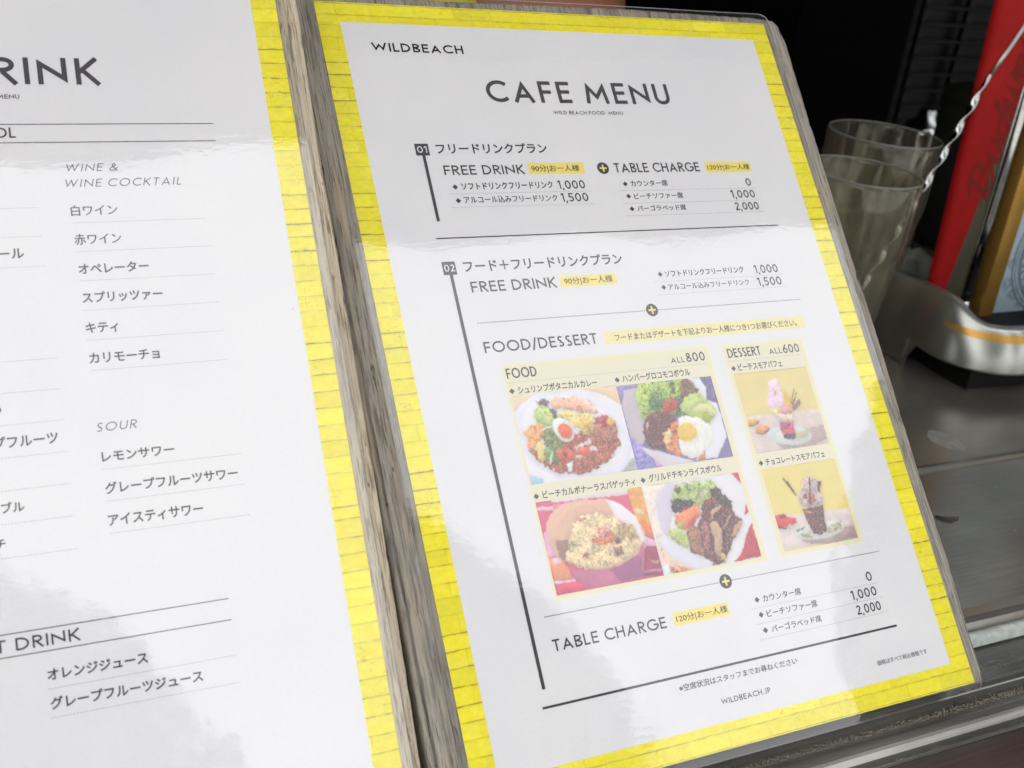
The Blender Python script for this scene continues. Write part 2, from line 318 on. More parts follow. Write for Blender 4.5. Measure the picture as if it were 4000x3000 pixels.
PHOTOS={
 'curry':((43.3, 162.9, 86.7, 195.7),(232, 228, 240),[
  ([42.8,162.7,57.2,163.2,47.2,166,43,169.1,42.1,167.8],(240,214,190),0.03,2,0.1),
  ([70.1,162.4,87.2,163.1,86.8,170.7,81.9,166.9,76.1,164.2],(243,210,180),0.04,2,0.1),
  ([77.3,195.1,88.2,190,86.7,196.3],(178,184,184),0.1,1,0.1),
  ([43.3,191.9,48.4,194.3,47.8,196.4,42.8,195.8],(172,204,228),0.03,1,0.1),
  ([84.5,191.6,81,194.8,76.4,197,70.9,198,65,197.8,59.2,196.5,53.6,194.1,48.8,190.8,45,186.8,42.5,182.3,41.3,177.8,41.7,173.4,43.5,169.4,46.7,166.2,51.2,163.8,56.5,162.6,62.4,162.6,68.5,163.8,74.3,166.1,79.4,169.5,83.4,173.7,86.1,178.3,87.2,183.1,86.6,187.6],(226,224,238),0.02,5,0.1),
  ([81.7,190.3,78.6,192.8,74.6,194.5,69.9,195,64.9,194.6,59.8,193.1,55.1,190.8,51.1,187.7,47.9,184,45.9,180.1,45,176.1,45.5,172.4,47.2,169.1,50.1,166.4,54,164.7,58.6,163.9,63.7,164.2,68.8,165.6,73.7,168,78,171.1,81.3,174.9,83.4,179,84.2,183.1,83.6,187],(233,231,243),0.015,5,0.1),
  ([45,183.4,49.3,189.3,54.6,192.8,63.5,194.4,71.5,192.9,78.2,189.7,82.4,185.2,82.2,181,82.4,176.9,75.8,177.3,65.7,179.1,57.6,181.1,50.7,183.8],(186,120,104),0.28,0.5,0.5),
  ([70.6,178.5,82.1,178,82.3,181.9,77.3,183.4,68,182.3],(190,132,118),0.25,0.5,0.5),
  ([45.4,176.8,48.8,174.3,53.3,173.7,55.3,175.6,51.8,179.3,48,183.4,46.1,184.9,45.2,181.4],(240,176,120),0.2,0.7,0.5),
  ([48.8,181.8,51.6,180.4,51,186.1,49.6,188.2,48.2,186.6],(236,214,140),0.1,0.8,0.3),
  ([51.1,168.8,53.6,167.3,58.7,169.6,59.8,172.6,56.5,175.8,52.8,175.4,50.3,173],(196,212,140),0.22,0.6,0.5),
  ([52.4,166,55.4,165.1,57.6,166.5,57,168.8,54.9,167.4,52.5,168],(140,120,130),0.3,0.4,0.5),
  ([57,168.8,59.9,169.7,59.6,173.2,57.7,173.6],(120,130,118),0.2,0.5,0.4),
  ([52.6,176.5,57.2,175.3,58.5,180.1,60.6,181.5,57.3,186.9,56.7,189.4,53.6,189.5,50.4,187.4,52.7,183.4,51.2,179.2],(140,150,104),0.35,0.5,0.6),
  ([52,183.6,54.5,183.3,54.9,186.6,53.2,188.6,50.8,186.9],(150,178,120),0.25,0.5,0.4),
  ([57.4,167.1,60.4,165.3,67.9,165.8,74,167.3,75.9,169.6,76.3,172.9,70,172.5,64.8,170.5,58.8,169.3],(238,190,164),0.16,0.45,0.4),
  ([71.8,168,73.2,167.5,74.8,168.9,73.6,169.6],(246,236,230),0.05,1,0.2),
  ([74.2,170,75.5,170.1,75.2,172.2,74.2,171.2],(246,236,230),0.05,1,0.2),
  ([70.9,170.2,70.6,170.7,70.1,171.1,69.4,171.2,68.7,171.2,68.1,170.9,67.8,170.4,67.8,169.9,68.1,169.4,68.6,169.1,69.3,168.9,70,169,70.5,169.3,70.9,169.7],(232,170,140),0.15,0.4,0.2),
  ([60.3,170.6,64.8,170.5,70,172.5,74.3,173.3,73.6,177.1,70.6,179.7,67.6,179.1,65.2,176.1,63.2,174.2,60.2,173.3],(236,216,140),0.16,0.6,0.5),
  ([72.2,176.3,71.8,177,71.1,177.6,70.2,177.8,69.4,177.7,68.8,177.3,68.4,176.7,68.4,175.9,68.8,175.2,69.5,174.6,70.3,174.4,71.2,174.5,71.8,174.9,72.2,175.6],(238,192,90),0.15,0.5,0.4),
  ([74.7,174.2,79.4,173.5,80.2,175.4,78.8,178.2,74.8,178.4,73.7,176.5],(206,96,112),0.2,0.5,0.4),
  ([79.6,175.3,81.3,174.9,83,176.9,80.2,177.8,78.7,177.3],(244,190,90),0.06,1,0.2),
  ([74.3,176.6,76.5,177.1,75.8,178.5,74.3,178],(236,176,92),0.1,1,0.2),
  ([58.4,189.9,61.9,189.7,61.1,191.6,59.4,193.4,58.7,192.5],(232,232,232),0.05,0.6,0.4),
  ([62.5,188.6,67.8,187.8,72.8,185.8,71.9,184.5,65.2,186.7,63.1,184.1,70.6,182,70.8,183.5,66,185],(224,216,218),0.1,0.5,0.5),
  ([52.7,175.9,56.9,175.2,56.8,175.8,52.6,176.5],(240,240,220),0.05,1,0.1),
  ([52.1,189.1,54.2,184.5,54.6,184.8,52.6,189.4],(238,240,228),0.03,1,0.1),
  ([59.2,182.2,61.4,183.3,65.9,183,66,181.5,64.6,183.1],(200,110,90),0.1,0.5,0.3),
  ([62.6,187.8,61.7,188.6,60.4,189,58.8,189,57.4,188.4,56.4,187.5,55.9,186.3,56.1,185.3,57,184.4,58.3,184,59.9,184.1,61.3,184.6,62.4,185.6,62.8,186.7],(222,118,78),0.12,1,0.2),
  ([60,186.7,59.8,187,59.5,187.2,59.1,187.3,58.8,187.2,58.5,187,58.3,186.8,58.3,186.5,58.4,186.3,58.7,186.1,59.1,186,59.5,186.1,59.8,186.2,59.9,186.5],(150,90,90),0.1,0.5,0.3),
  ([69.5,187.1,68.8,187.8,67.7,188.1,66.5,188,65.4,187.6,64.6,186.9,64.3,186,64.5,185.2,65.1,184.5,66.2,184.2,67.4,184.3,68.5,184.7,69.3,185.4,69.6,186.3],(228,120,80),0.12,1,0.2),
  ([63.1,181.7,61.9,182,60.7,181.9,59.5,181.3,58.4,180.3,57.5,179.1,57,177.7,56.8,176.3,57,174.9,57.6,173.9,58.5,173.1,59.7,172.8,60.9,172.9,62.1,173.5,63.2,174.5,64.1,175.7,64.6,177.1,64.8,178.6,64.6,179.9,64,181],(236,228,222),0.02,3,0.05),
  ([62.7,181.1,61.7,181.4,60.6,181.2,59.4,180.7,58.4,179.8,57.6,178.6,57.1,177.3,56.9,176,57.1,174.7,57.6,173.7,58.4,173.1,59.4,172.8,60.6,172.9,61.7,173.5,62.7,174.4,63.6,175.5,64.1,176.9,64.2,178.2,64.1,179.5,63.5,180.5],(243,238,236),0.02,3,0.05),
  ([63,180.8,62,181.1,61,181,60,180.6,59.2,179.9,58.7,178.9,58.4,177.9,58.6,176.8,59,175.9,59.8,175.3,60.7,175,61.7,175.1,62.7,175.5,63.6,176.2,64.1,177.2,64.3,178.2,64.2,179.3,63.7,180.2],(240,160,96),0.05,1,0.1),
  ([62.6,180.2,61.8,180.5,61,180.4,60.2,180,59.5,179.4,59.1,178.6,58.9,177.7,58.9,176.8,59.3,176.1,59.9,175.6,60.6,175.3,61.5,175.4,62.3,175.8,62.9,176.4,63.4,177.2,63.6,178.1,63.6,179,63.2,179.7],(238,120,88),0.08,1,0.1),
 ]),
 'loco':((86.7, 163.2, 129.2, 195.8),(150, 138, 178),[
  ([86.8,163.1,95.8,163.3,96,164.9,89.5,165.1,87.2,168.7],(172,160,214),0.12,0.5,0.1),
  ([86.9,182.8,90.9,186.7,95.5,195.6,87,196.1],(160,150,214),0.35,0.3,0.1),
  ([94.6,192.3,100.6,195.7,95.1,195.8],(224,168,216),0.06,0.5,0.1),
  ([124.1,163.1,129.2,163.2,129.2,174.4,124.7,171.4,125.8,167],(136,126,166),0.15,0.4,0.1),
  ([89.5,165.1,96,164.7,97.2,167,93.4,184.3,91.1,187,87.1,183.1,86.9,170.4],(202,192,200),0.03,4,0.1),
  ([89.8,187.2,101.5,191.5,111.7,195.5,107.4,196.6,97.8,195.9],(216,208,218),0.02,4,0.1),
  ([117.7,163.1,123.7,163.4,125.6,167.5,124.3,172.5,128.3,174.1,128.8,178.6,128.8,187.6,122.2,195.1,111.7,195.5,117.4,192.3,122.4,183.5,121.6,171.1],(228,226,238),0.02,5,0.1),
  ([95.1,164.6,98.4,163,111.3,163.3,117.3,163.3,120.3,164.8,116.1,168.3,112.3,172.4,110.4,176.7,103.3,175.4,96.2,176.8,94.1,177.7,93.7,170.5],(176,196,110),0.3,0.8,0.6),
  ([100.8,167.4,103.9,167.1,104,173.2,99.2,174.9,98.5,171],(122,146,104),0.3,0.6,0.5),
  ([110.5,163.8,112.3,164,110.9,168.9,109,168.7],(120,136,96),0.3,0.6,0.5),
  ([115.5,164,117.6,163.4,120.8,165.4,121.6,168.9,117.2,170.7,113.8,171.5,112.3,170.2],(142,116,104),0.3,0.5,0.6),
  ([101.2,170.2,104.3,169.9,104.6,173.3,101.8,174.1,100.2,173.4],(108,140,108),0.2,0.6,0.5),
  ([110.5,170,113.6,170.3,111.6,176.8,108.8,177.6],(112,126,108),0.25,0.6,0.5),
  ([112.3,173.5,114.8,170.4,118.4,169.1,122,169.7,124.9,172.6,126.7,175,127.5,177.4,125.3,179.7,122.2,182.1,118.8,179.8,114.9,178.3,111.4,177.3],(192,208,130),0.1,1.2,0.3),
  ([116.3,175.6,120.9,173.3,125.5,174.9,127,177.3,125.1,179.1,122.3,176.8,117.2,176.8],(218,220,164),0.05,1,0.2),
  ([114.7,172.7,119.7,170.9,123.1,172.4,119,173.1,115,176],(206,218,150),0.06,1,0.2),
  ([120.4,177.7,123,176.6,125,179.4,122.2,182.1,119.9,180.5],(176,186,96),0.06,1,0.2),
  ([110.4,176.7,112.5,175.8,115.1,177.7,113,178.3,110.3,178],(120,140,90),0.2,0.5,0.4),
  ([104.7,171.6,108.8,169.5,111.8,171.8,110.4,174.5,107.4,176.3,104.1,174.9],(206,84,78),0.12,0.7,0.3),
  ([108.5,170.6,108.3,171,107.9,171.2,107.4,171.3,106.9,171.3,106.5,171.1,106.3,170.8,106.3,170.4,106.5,170.1,106.9,169.8,107.4,169.7,107.9,169.8,108.3,170,108.5,170.3],(160,180,120),0.1,0.5,0.2),
  ([93.6,179.2,96.4,176,101.1,174.6,105.2,175.3,108.7,178.1,105.7,181.7,102,184,100.7,190.3,93.5,187.9,93,183.5],(136,92,88),0.16,0.6,0.3),
  ([94.8,180.5,96.3,178.4,97.3,178,95.2,182.1,94.8,183.4],(206,170,160),0.3,0.3,0.4),
  ([98.8,176,101.4,175.7,101.1,176.5,98.9,176.8],(190,150,150),0.35,0.3,0.4),
  ([105.2,180.5,107.4,179.1,109.3,180.1,111.1,182.3,108.3,187.4,106.5,189.4,108.5,192.9,104.4,192.1,101.3,190.4,100.6,186.5,102.1,183.5],(226,148,96),0.22,0.8,0.5),
  ([101.8,183.4,104.5,181.5,104.9,184.3,101.6,189.4,100.6,186.5],(240,206,160),0.15,0.6,0.5),
  ([109.8,178.5,112.5,177.7,119.1,179,122.6,182.2,124.1,185.4,121.3,190.1,117.3,192.6,113.6,194.6,109.4,194.1,106.3,189.9,107.3,186.8,108.5,180.9],(232,230,224),0.05,1.5,0.4),
  ([113,194.5,117.7,192.4,116.3,195.8,113.8,195.7],(210,150,110),0.15,0.6,0.3),
  ([115.3,185.9,114.3,186.8,113.1,187.4,111.8,187.8,110.4,187.8,109.2,187.4,108.2,186.7,107.6,185.8,107.3,184.7,107.5,183.5,108.1,182.4,109,181.5,110.2,180.8,111.6,180.4,112.9,180.5,114.2,180.8,115.2,181.5,115.8,182.5,116.1,183.6,115.9,184.8],(246,200,100),0.05,2,0.2),
 ]),
 'pasta':((43.3, 202.1, 86.3, 234.8),(226, 120, 146),[
  ([43.3,203.8,61.6,205.3,59.3,206.9,43.3,204.9],(236,200,220),0.03,2,0.1),
  ([50,203.6,66.3,203.9,62.2,207.6,48.3,209],(232,150,170),0.05,2,0.1),
  ([48.6,200.7,81.1,201.3,80.3,204.1,49.5,203],(236,222,222),0.03,2,0.1),
  ([80.3,201.8,86.5,202,86.5,221,81.3,218.8,80.7,209.6],(244,176,110),0.1,1.2,0.1),
  ([81.1,209.4,83.8,210.1,85.2,212,81.6,210.9],(244,220,190),0.08,0.5,0.3),
  ([82.7,212.8,86.3,217.3,85.9,220.7,82.8,217.9],(236,142,104),0.08,0.8,0.1),
  ([82,219.5,86.5,222.2,86.2,224.1,81.3,223.1],(232,190,212),0.03,2,0.1),
  ([81.2,223.6,86.4,224.1,86.3,234.8,78.2,233.8],(178,100,124),0.1,1,0.1),
  ([81.7,228.5,86,229.1,85.7,230.2,83.2,230],(206,160,150),0.05,1,0.1),
  ([77.5,231.7,86.1,232.2,86.1,233.1,77.9,232.6],(196,140,180),0.05,1,0.1),
  ([43.7,212.7,45.6,212.4,46.3,221.5,43.3,221.6],(236,180,214),0.04,1,0.1),
  ([43.2,221.7,48.4,222.7,51.3,231,43.8,230],(240,160,130),0.08,1,0.1),
  ([44.9,222.1,48.2,222.1,47.4,224.1,44.5,223.9],(238,214,224),0.04,1,0.1),
  ([43.5,230,51.5,230.5,51.5,231.5,43.6,230.8],(236,210,224),0.03,1,0.1),
  ([81.7,224,79.6,226.4,76.5,228.3,72.7,229.5,68.4,229.9,63.8,229.6,59.3,228.6,55,226.8,51.3,224.5,48.2,221.8,46,218.8,44.9,215.6,44.7,212.6,45.7,209.7,47.7,207.2,50.6,205.3,54.3,204,58.5,203.4,63.1,203.6,67.7,204.6,72.2,206.3,76.1,208.6,79.3,211.5,81.6,214.6,82.8,217.9,82.8,221],(236,190,180),0.02,3,0.1),
  ([70.4,204.2,76.5,207.3,81.1,212.5,82.5,221.3,80.3,222.1,79.4,216.3,73,211.9],(236,228,234),0.02,3,0.1),
  ([45.6,211.3,55.6,204.4,70.4,204.2,72.4,210.7,64.8,209.6,58.3,210.4,53,216.5,49.8,224.2,46.2,221.8],(226,186,164),0.04,2,0.1),
  ([47.7,216,52.4,216.7,50.4,224.3,47.3,222.2],(176,142,136),0.06,1,0.2),
  ([50.3,228.1,55.6,227.6,62.6,229,70.5,228.6,78,225.6,82.1,221.5,78.2,233.8,67.3,234.4,56.8,234.6,52.7,231.5],(204,130,160),0.04,3,0.1),
  ([65.5,229.5,79.1,226.4,78.2,233.8,69.2,234.2],(176,118,150),0.04,3,0.3),
  ([53.9,214.2,58.6,209.3,66.8,209.1,72.5,211.3,74.8,214.5,79.6,218,80,222,77.5,225.3,70.7,227.8,62.6,228.8,55.6,227.6,49.9,223.7,51.7,219.4],(232,208,166),0.22,0.8,0.6),
  ([71.6,213.4,79,215.6,80.2,220.4,76.8,221,72.1,217.5],(206,180,140),0.2,0.8,0.5),
  ([70.7,217.8,73.6,218.8,72.2,221.4,69.9,220.5],(140,116,120),0.2,0.6,0.4),
  ([69.2,222,72.7,222,72.4,225.3,69.2,225.4],(164,136,128),0.2,0.6,0.4),
  ([60.9,218,64.5,217.4,71.1,216.2,70.1,220,66.4,220.8,62.1,219.3],(232,146,110),0.2,0.6,0.5),
  ([64.2,214,69.8,214.3,70.8,217.3,65.4,218.7,64.1,216.8],(222,160,156),0.3,0.35,0.5),
  ([58.5,209.6,61.6,209.8,59.2,211.6,57.9,210.9],(220,170,150),0.25,0.4,0.4),
  ([52.2,217.3,55.8,217.8,55.2,219.9,52.3,219.5],(200,190,150),0.4,0.3,0.4),
  ([56.4,222.3,59.9,222.8,58.6,224.3,55.7,223.5],(186,130,130),0.2,0.5,0.4),
  ([43.3,230.7,52.7,231.5,55.9,234.4,43.5,234.8],(226,96,130),0.08,2,0.1),
 ]),
 'chicken':((86.4, 202.0, 129.3, 234.8),(229, 226, 232),[
  ([86.5,202.2,97.5,202,91.7,208,89.1,214,90.4,220.8,86.8,221.5,86.5,212.5],(236,224,214),0.06,0.4,0.1),
  ([87.1,221.6,92,222.3,103.5,234.6,91.3,234.7,86.6,233.4],(236,206,184),0.14,0.35,0.2),
  ([87.1,221.4,91.8,222.1,108.5,234.7,99.8,234.8,90.7,228.6],(220,218,232),0.02,4,0.1),
  ([89.1,232,94.9,232.7,99.1,234.9,90.1,234.8],(220,160,130),0.3,0.35,0.4),
  ([87.2,231.5,89.5,230.8,88.9,234.6,86.6,234.4],(228,234,240),0.02,2,0.1),
  ([90.9,207.8,98.1,202.1,102.7,203.2,98.2,209.9,94.7,217.4,92.1,222.1,89.6,218.3],(214,204,220),0.02,4,0.2),
  ([126,202.1,129.4,202,129.4,206.8,127.4,204],(216,90,112),0.06,1,0.1),
  ([129.1,213.7,129.3,217.5,126.8,218.7],(212,90,118),0.06,1,0.1),
  ([129.2,221.4,129.3,234.7,116.7,234.7,121.5,231.6,124.5,226.7],(200,84,112),0.1,1.2,0.1),
  ([99.9,204.2,104.1,202.9,116.5,203.7,117.9,205.2,116,209.1,110.8,211.7,108.5,213,97.9,211,96.7,208.7],(182,198,130),0.26,0.7,0.6),
  ([99.9,204.2,102,203.7,102.4,206.2,100.2,207.5],(134,124,100),0.2,0.6,0.4),
  ([97,208.7,101,208.7,107.5,210.1,108.2,214,100.5,214.5,96.7,212.9],(106,86,96),0.25,0.6,0.5),
  ([109.7,207.2,112.3,207,114.3,206.7,113.5,208.2,110.1,209.9],(206,196,180),0.25,0.5,0.5),
  ([114.4,206.2,118.2,206.4,120.3,209.7,122.9,212.8,122,216.5,117.6,215.3,116,211.3,114.6,209.5],(108,88,86),0.2,0.6,0.5),
  ([110,212.1,112.5,210.3,115.8,209.9,117.5,212.6,121.6,215.9,125.7,220,124,222.2,118.3,227.9,112.6,234.7,108.5,234.6,104.7,231.1,99.5,227.9,99.8,220.8,105.2,219.5,108.4,215.1],(136,92,90),0.28,0.5,0.3),
  ([100.9,219.4,104.1,218.8,106.3,221.8,104.8,230.6,102,229.6,100,226.2],(176,134,114),0.2,0.6,0.3),
  ([113.2,214.2,117.4,212.9,118,214,113.7,216.4,111.8,218.3],(212,178,160),0.1,0.6,0.3),
  ([110.7,219.8,113.4,218.3,115.4,222.1,114.1,227,110.7,232.6,109.9,230.3,110.9,225.2],(206,172,152),0.1,0.7,0.3),
  ([115.5,222.6,120.4,217.4,121.3,217.5,117.1,221.8],(200,160,140),0.1,0.6,0.3),
  ([118.9,225,121.4,221.3,125.4,220,124.8,221.8,119.4,226.4],(206,166,140),0.1,0.6,0.3),
  ([115.2,222.6,116.9,222.3,116.1,224.9,114,227.2],(92,74,84),0.1,0.6,0.3),
  ([111.1,210.6,114.5,210,116,211.3,112.4,214.6,109.7,213.1],(146,92,92),0.25,0.35,0.3),
  ([107.3,218.7,109.9,218.6,109.9,222.3,106.9,229.9,105.4,228.6],(176,126,126),0.4,0.3,0.3),
  ([111.7,230.6,114.5,231.6,112.5,233.9,111.3,232.9],(220,196,116),0.15,0.5,0.4),
  ([97,214,100.8,213.5,105.8,211.5,108.3,211.6,108.2,215.9,104.5,217.8,100.6,220.4,98.8,220.2,96.6,217.2],(232,150,112),0.12,0.7,0.3),
  ([102.1,217.4,107.7,215.6,104.1,218.8,100.7,219.9],(212,110,100),0.1,0.7,0.3),
  ([101.2,211.4,103.2,211.7,103.4,213.3,101.2,213.3],(206,96,96),0.1,0.7,0.3),
  ([92.9,219.3,96,219.2,99.4,220,99.9,225.6,98.7,227.3,95,224.6,92.6,222.4],(190,202,130),0.14,0.8,0.3),
  ([97.1,216.5,99.5,216.8,98.6,219.6,96.9,219.3],(180,190,126),0.12,0.6,0.3),
 ]),
 'parfait':((139.9, 163.4, 175.5, 196.0),(232, 214, 150),[
  ([139.9,181.5,144.1,180.9,153.4,181.1,175.9,181.3,175.5,196,154.6,195.9,139.6,196.2],(222,206,200),0.05,2,0.05),
  ([161.7,189.3,175.4,188.1,175.7,194.4,164.1,196,154.6,195.9,149.9,193.2],(190,172,168),0.06,1.5,0.3),
  ([139.6,184.1,140.7,181.9,144.8,182.6,145.3,183.7,142.8,184.7],(238,190,90),0.08,1,0.1),
  ([139.7,184.4,142.9,184.5,145.5,183.2,144.8,184.4,142,185.3,139.6,185.2],(170,124,130),0.05,1,0.1),
  ([141.8,187.7,144,184.9,148.5,185.2,149.6,186.8,146.3,188.1],(236,170,116),0.08,1,0.1),
  ([141.8,187.7,146,188.1,149.9,186.7,147.8,188.5,144.5,188.9],(168,120,130),0.05,1,0.1),
  ([168.3,192.1,167.6,193,166.1,193.8,164.1,194.3,161.7,194.6,159,194.6,156.2,194.4,153.6,193.8,151.2,193.1,149.3,192.2,148,191.1,147.3,190.1,147.3,189,148.1,188.1,149.4,187.3,151.4,186.8,153.8,186.5,156.5,186.4,159.3,186.7,161.9,187.2,164.4,188,166.3,188.9,167.7,189.9,168.4,191],(206,216,214),0.02,3,0.05),
  ([163.4,191.7,162.8,192.4,161.6,193,160.1,193.4,158.2,193.5,156.3,193.3,154.5,192.9,153,192.3,151.9,191.6,151.3,190.7,151.3,189.9,151.9,189.2,153.1,188.6,154.6,188.2,156.4,188.1,158.4,188.2,160.2,188.6,161.7,189.2,162.8,190,163.4,190.8],(222,220,216),0.02,3,0.05),
  ([160.6,189.7,169.2,189,165.4,192.4,160,192.3],(200,192,158),0.04,2,0.1),
  ([161.4,173,163.7,175.4,163.4,180,161.7,182.8,158.1,182.4,157.7,178,159.9,171.7],(222,190,110),0.08,1,0.3),
  ([162.8,178,166.4,171.8,166.7,172,163.2,178.3],(160,110,90),0.1,1,0.1),
  ([163.3,178.3,167.3,173.3,167.5,173.6,163.8,178.7],(160,110,90),0.1,1,0.1),
  ([163.2,178.6,167.6,176.3,167.9,178.3,162.9,181.3],(164,136,136),0.05,1,0.1),
  ([156.2,167.5,158.5,166.4,159.8,167.3,160.4,170.1,159.9,173.4,159.5,175.5,159.1,177.6,156.5,179.5,154.4,182,152.1,181.2,152.4,178.6,152.3,175.3,153.1,171.9,154.6,171.2,155,169.1],(234,208,224),0.08,1,0.4),
  ([156.6,170.9,157.6,173.7,155.9,174.1],(238,186,160),0.1,0.6,0.3),
  ([152.2,179.1,156.1,178.9,155.8,181.6,153.2,181.9],(240,224,140),0.1,0.6,0.3),
  ([157.1,178.8,160.3,177.8,162.1,180.1,161.3,182.2,158.1,182.4,156.6,181.2],(226,170,172),0.12,0.5,0.3),
  ([154.2,181.7,162,182,161.8,185.5,154.5,185.2],(224,206,190),0.14,0.5,0.2),
  ([154.6,185,161.5,185.2,161,188.6,154.5,188.2],(190,110,140),0.4,0.35,0.1),
  ([154.5,187.9,161.1,188.1,160.7,190.2,154.6,189.5],(228,112,112),0.08,0.6,0.1),
  ([155.1,189.6,161,190,160.1,192.3,157.1,192.3,154.9,191.4],(120,96,130),0.3,0.35,0.1),
 ]),
 'choco':((140.2, 202.3, 175.8, 234.6),(234, 216, 140),[
  ([139.7,219.8,150.9,221.7,162.6,222,175.5,222.7,176,235,153.2,234,137.3,234.2],(222,208,206),0.05,2,0.05),
  ([162.4,229.9,175.4,229.3,175.6,234.1,166.5,234.4,159.1,234.4,150.3,232.7,148.3,230.8],(188,166,164),0.08,1.5,0.2),
  ([140.3,220.4,144.7,220.5,145.8,222,149.5,222.8,149.2,224.7,146.2,225.6,140.1,225.3,139.8,223.3],(222,96,72),0.08,1,0.1),
  ([142,220.7,144.9,220.8,144.8,222.2,142.2,222.1],(160,70,60),0.1,1,0.1),
  ([140.3,224.8,144.2,225.6,144,226.3,139.9,225.7],(90,70,80),0.05,1,0.1),
  ([146.7,225.7,146.4,226,146.1,226.3,145.6,226.5,145.2,226.4,144.9,226.2,144.8,225.8,144.8,225.4,145,225,145.4,224.7,145.9,224.6,146.3,224.6,146.6,224.9,146.7,225.2],(200,196,200),0.15,0.3,0.1),
  ([170.8,229,170.2,229.9,168.9,230.7,166.8,231.3,164.2,231.8,161.2,232.2,158.1,232.2,155,232.1,152.1,231.8,149.7,231.2,147.9,230.5,146.8,229.7,146.5,228.9,147.1,228.1,148.4,227.3,150.3,226.6,152.9,226.1,155.8,225.7,159,225.6,162.1,225.8,165,226.1,167.5,226.6,169.4,227.3,170.5,228.1],(214,216,214),0.04,2,0.05),
  ([148.3,227.3,152.5,226.6,152.3,227.1,148.3,228.1],(140,130,110),0.2,0.3,0.2),
  ([149.3,229.1,154.7,228.8,154.2,231.2,150.5,230.3],(190,176,150),0.4,0.3,0.2),
  ([162.7,228.3,170.1,226.6,169.6,229.9,162.4,230.8],(188,178,150),0.4,0.3,0.2),
  ([148.4,207,149.1,206.9,153,214,152.5,214.5],(110,76,76),0.05,1,0.05),
  ([149.8,208.3,150.5,208.2,152.2,212.5,151.8,212.7],(110,76,76),0.05,1,0.05),
  ([153.6,219.9,163.8,219.6,162,229.6,159,230.8,155.3,230,154.1,224.9],(134,94,92),0.28,0.5,0.1),
  ([154,220.5,157.8,221.3,156.7,222.2,154.4,221.4],(214,150,120),0.15,0.4,0.2),
  ([156.9,208.7,161.6,207.9,166.2,210.4,163.9,214.6,164.9,215.6,164,219.1,158.2,220.2,153.5,219,152.6,215.9,154.5,213.6,156.3,212.2],(200,178,176),0.26,0.45,0.2),
  ([164.5,210.2,166.4,210.7,163.9,214.6,163.1,214],(128,98,100),0.2,0.5,0.1),
  ([158.3,214.1,161.1,214.8,160.8,217.5,158.6,218.9,157.1,217.6],(176,128,112),0.15,0.6,0.2),
  ([155.5,214.3,157.6,214.3,157.1,216.5,154.9,216.2],(160,110,104),0.15,0.6,0.2),
  ([161,208.1,161.7,208.2,158,219.1,157.4,219],(96,76,84),0.2,0.4,0.2),
 ]),
}
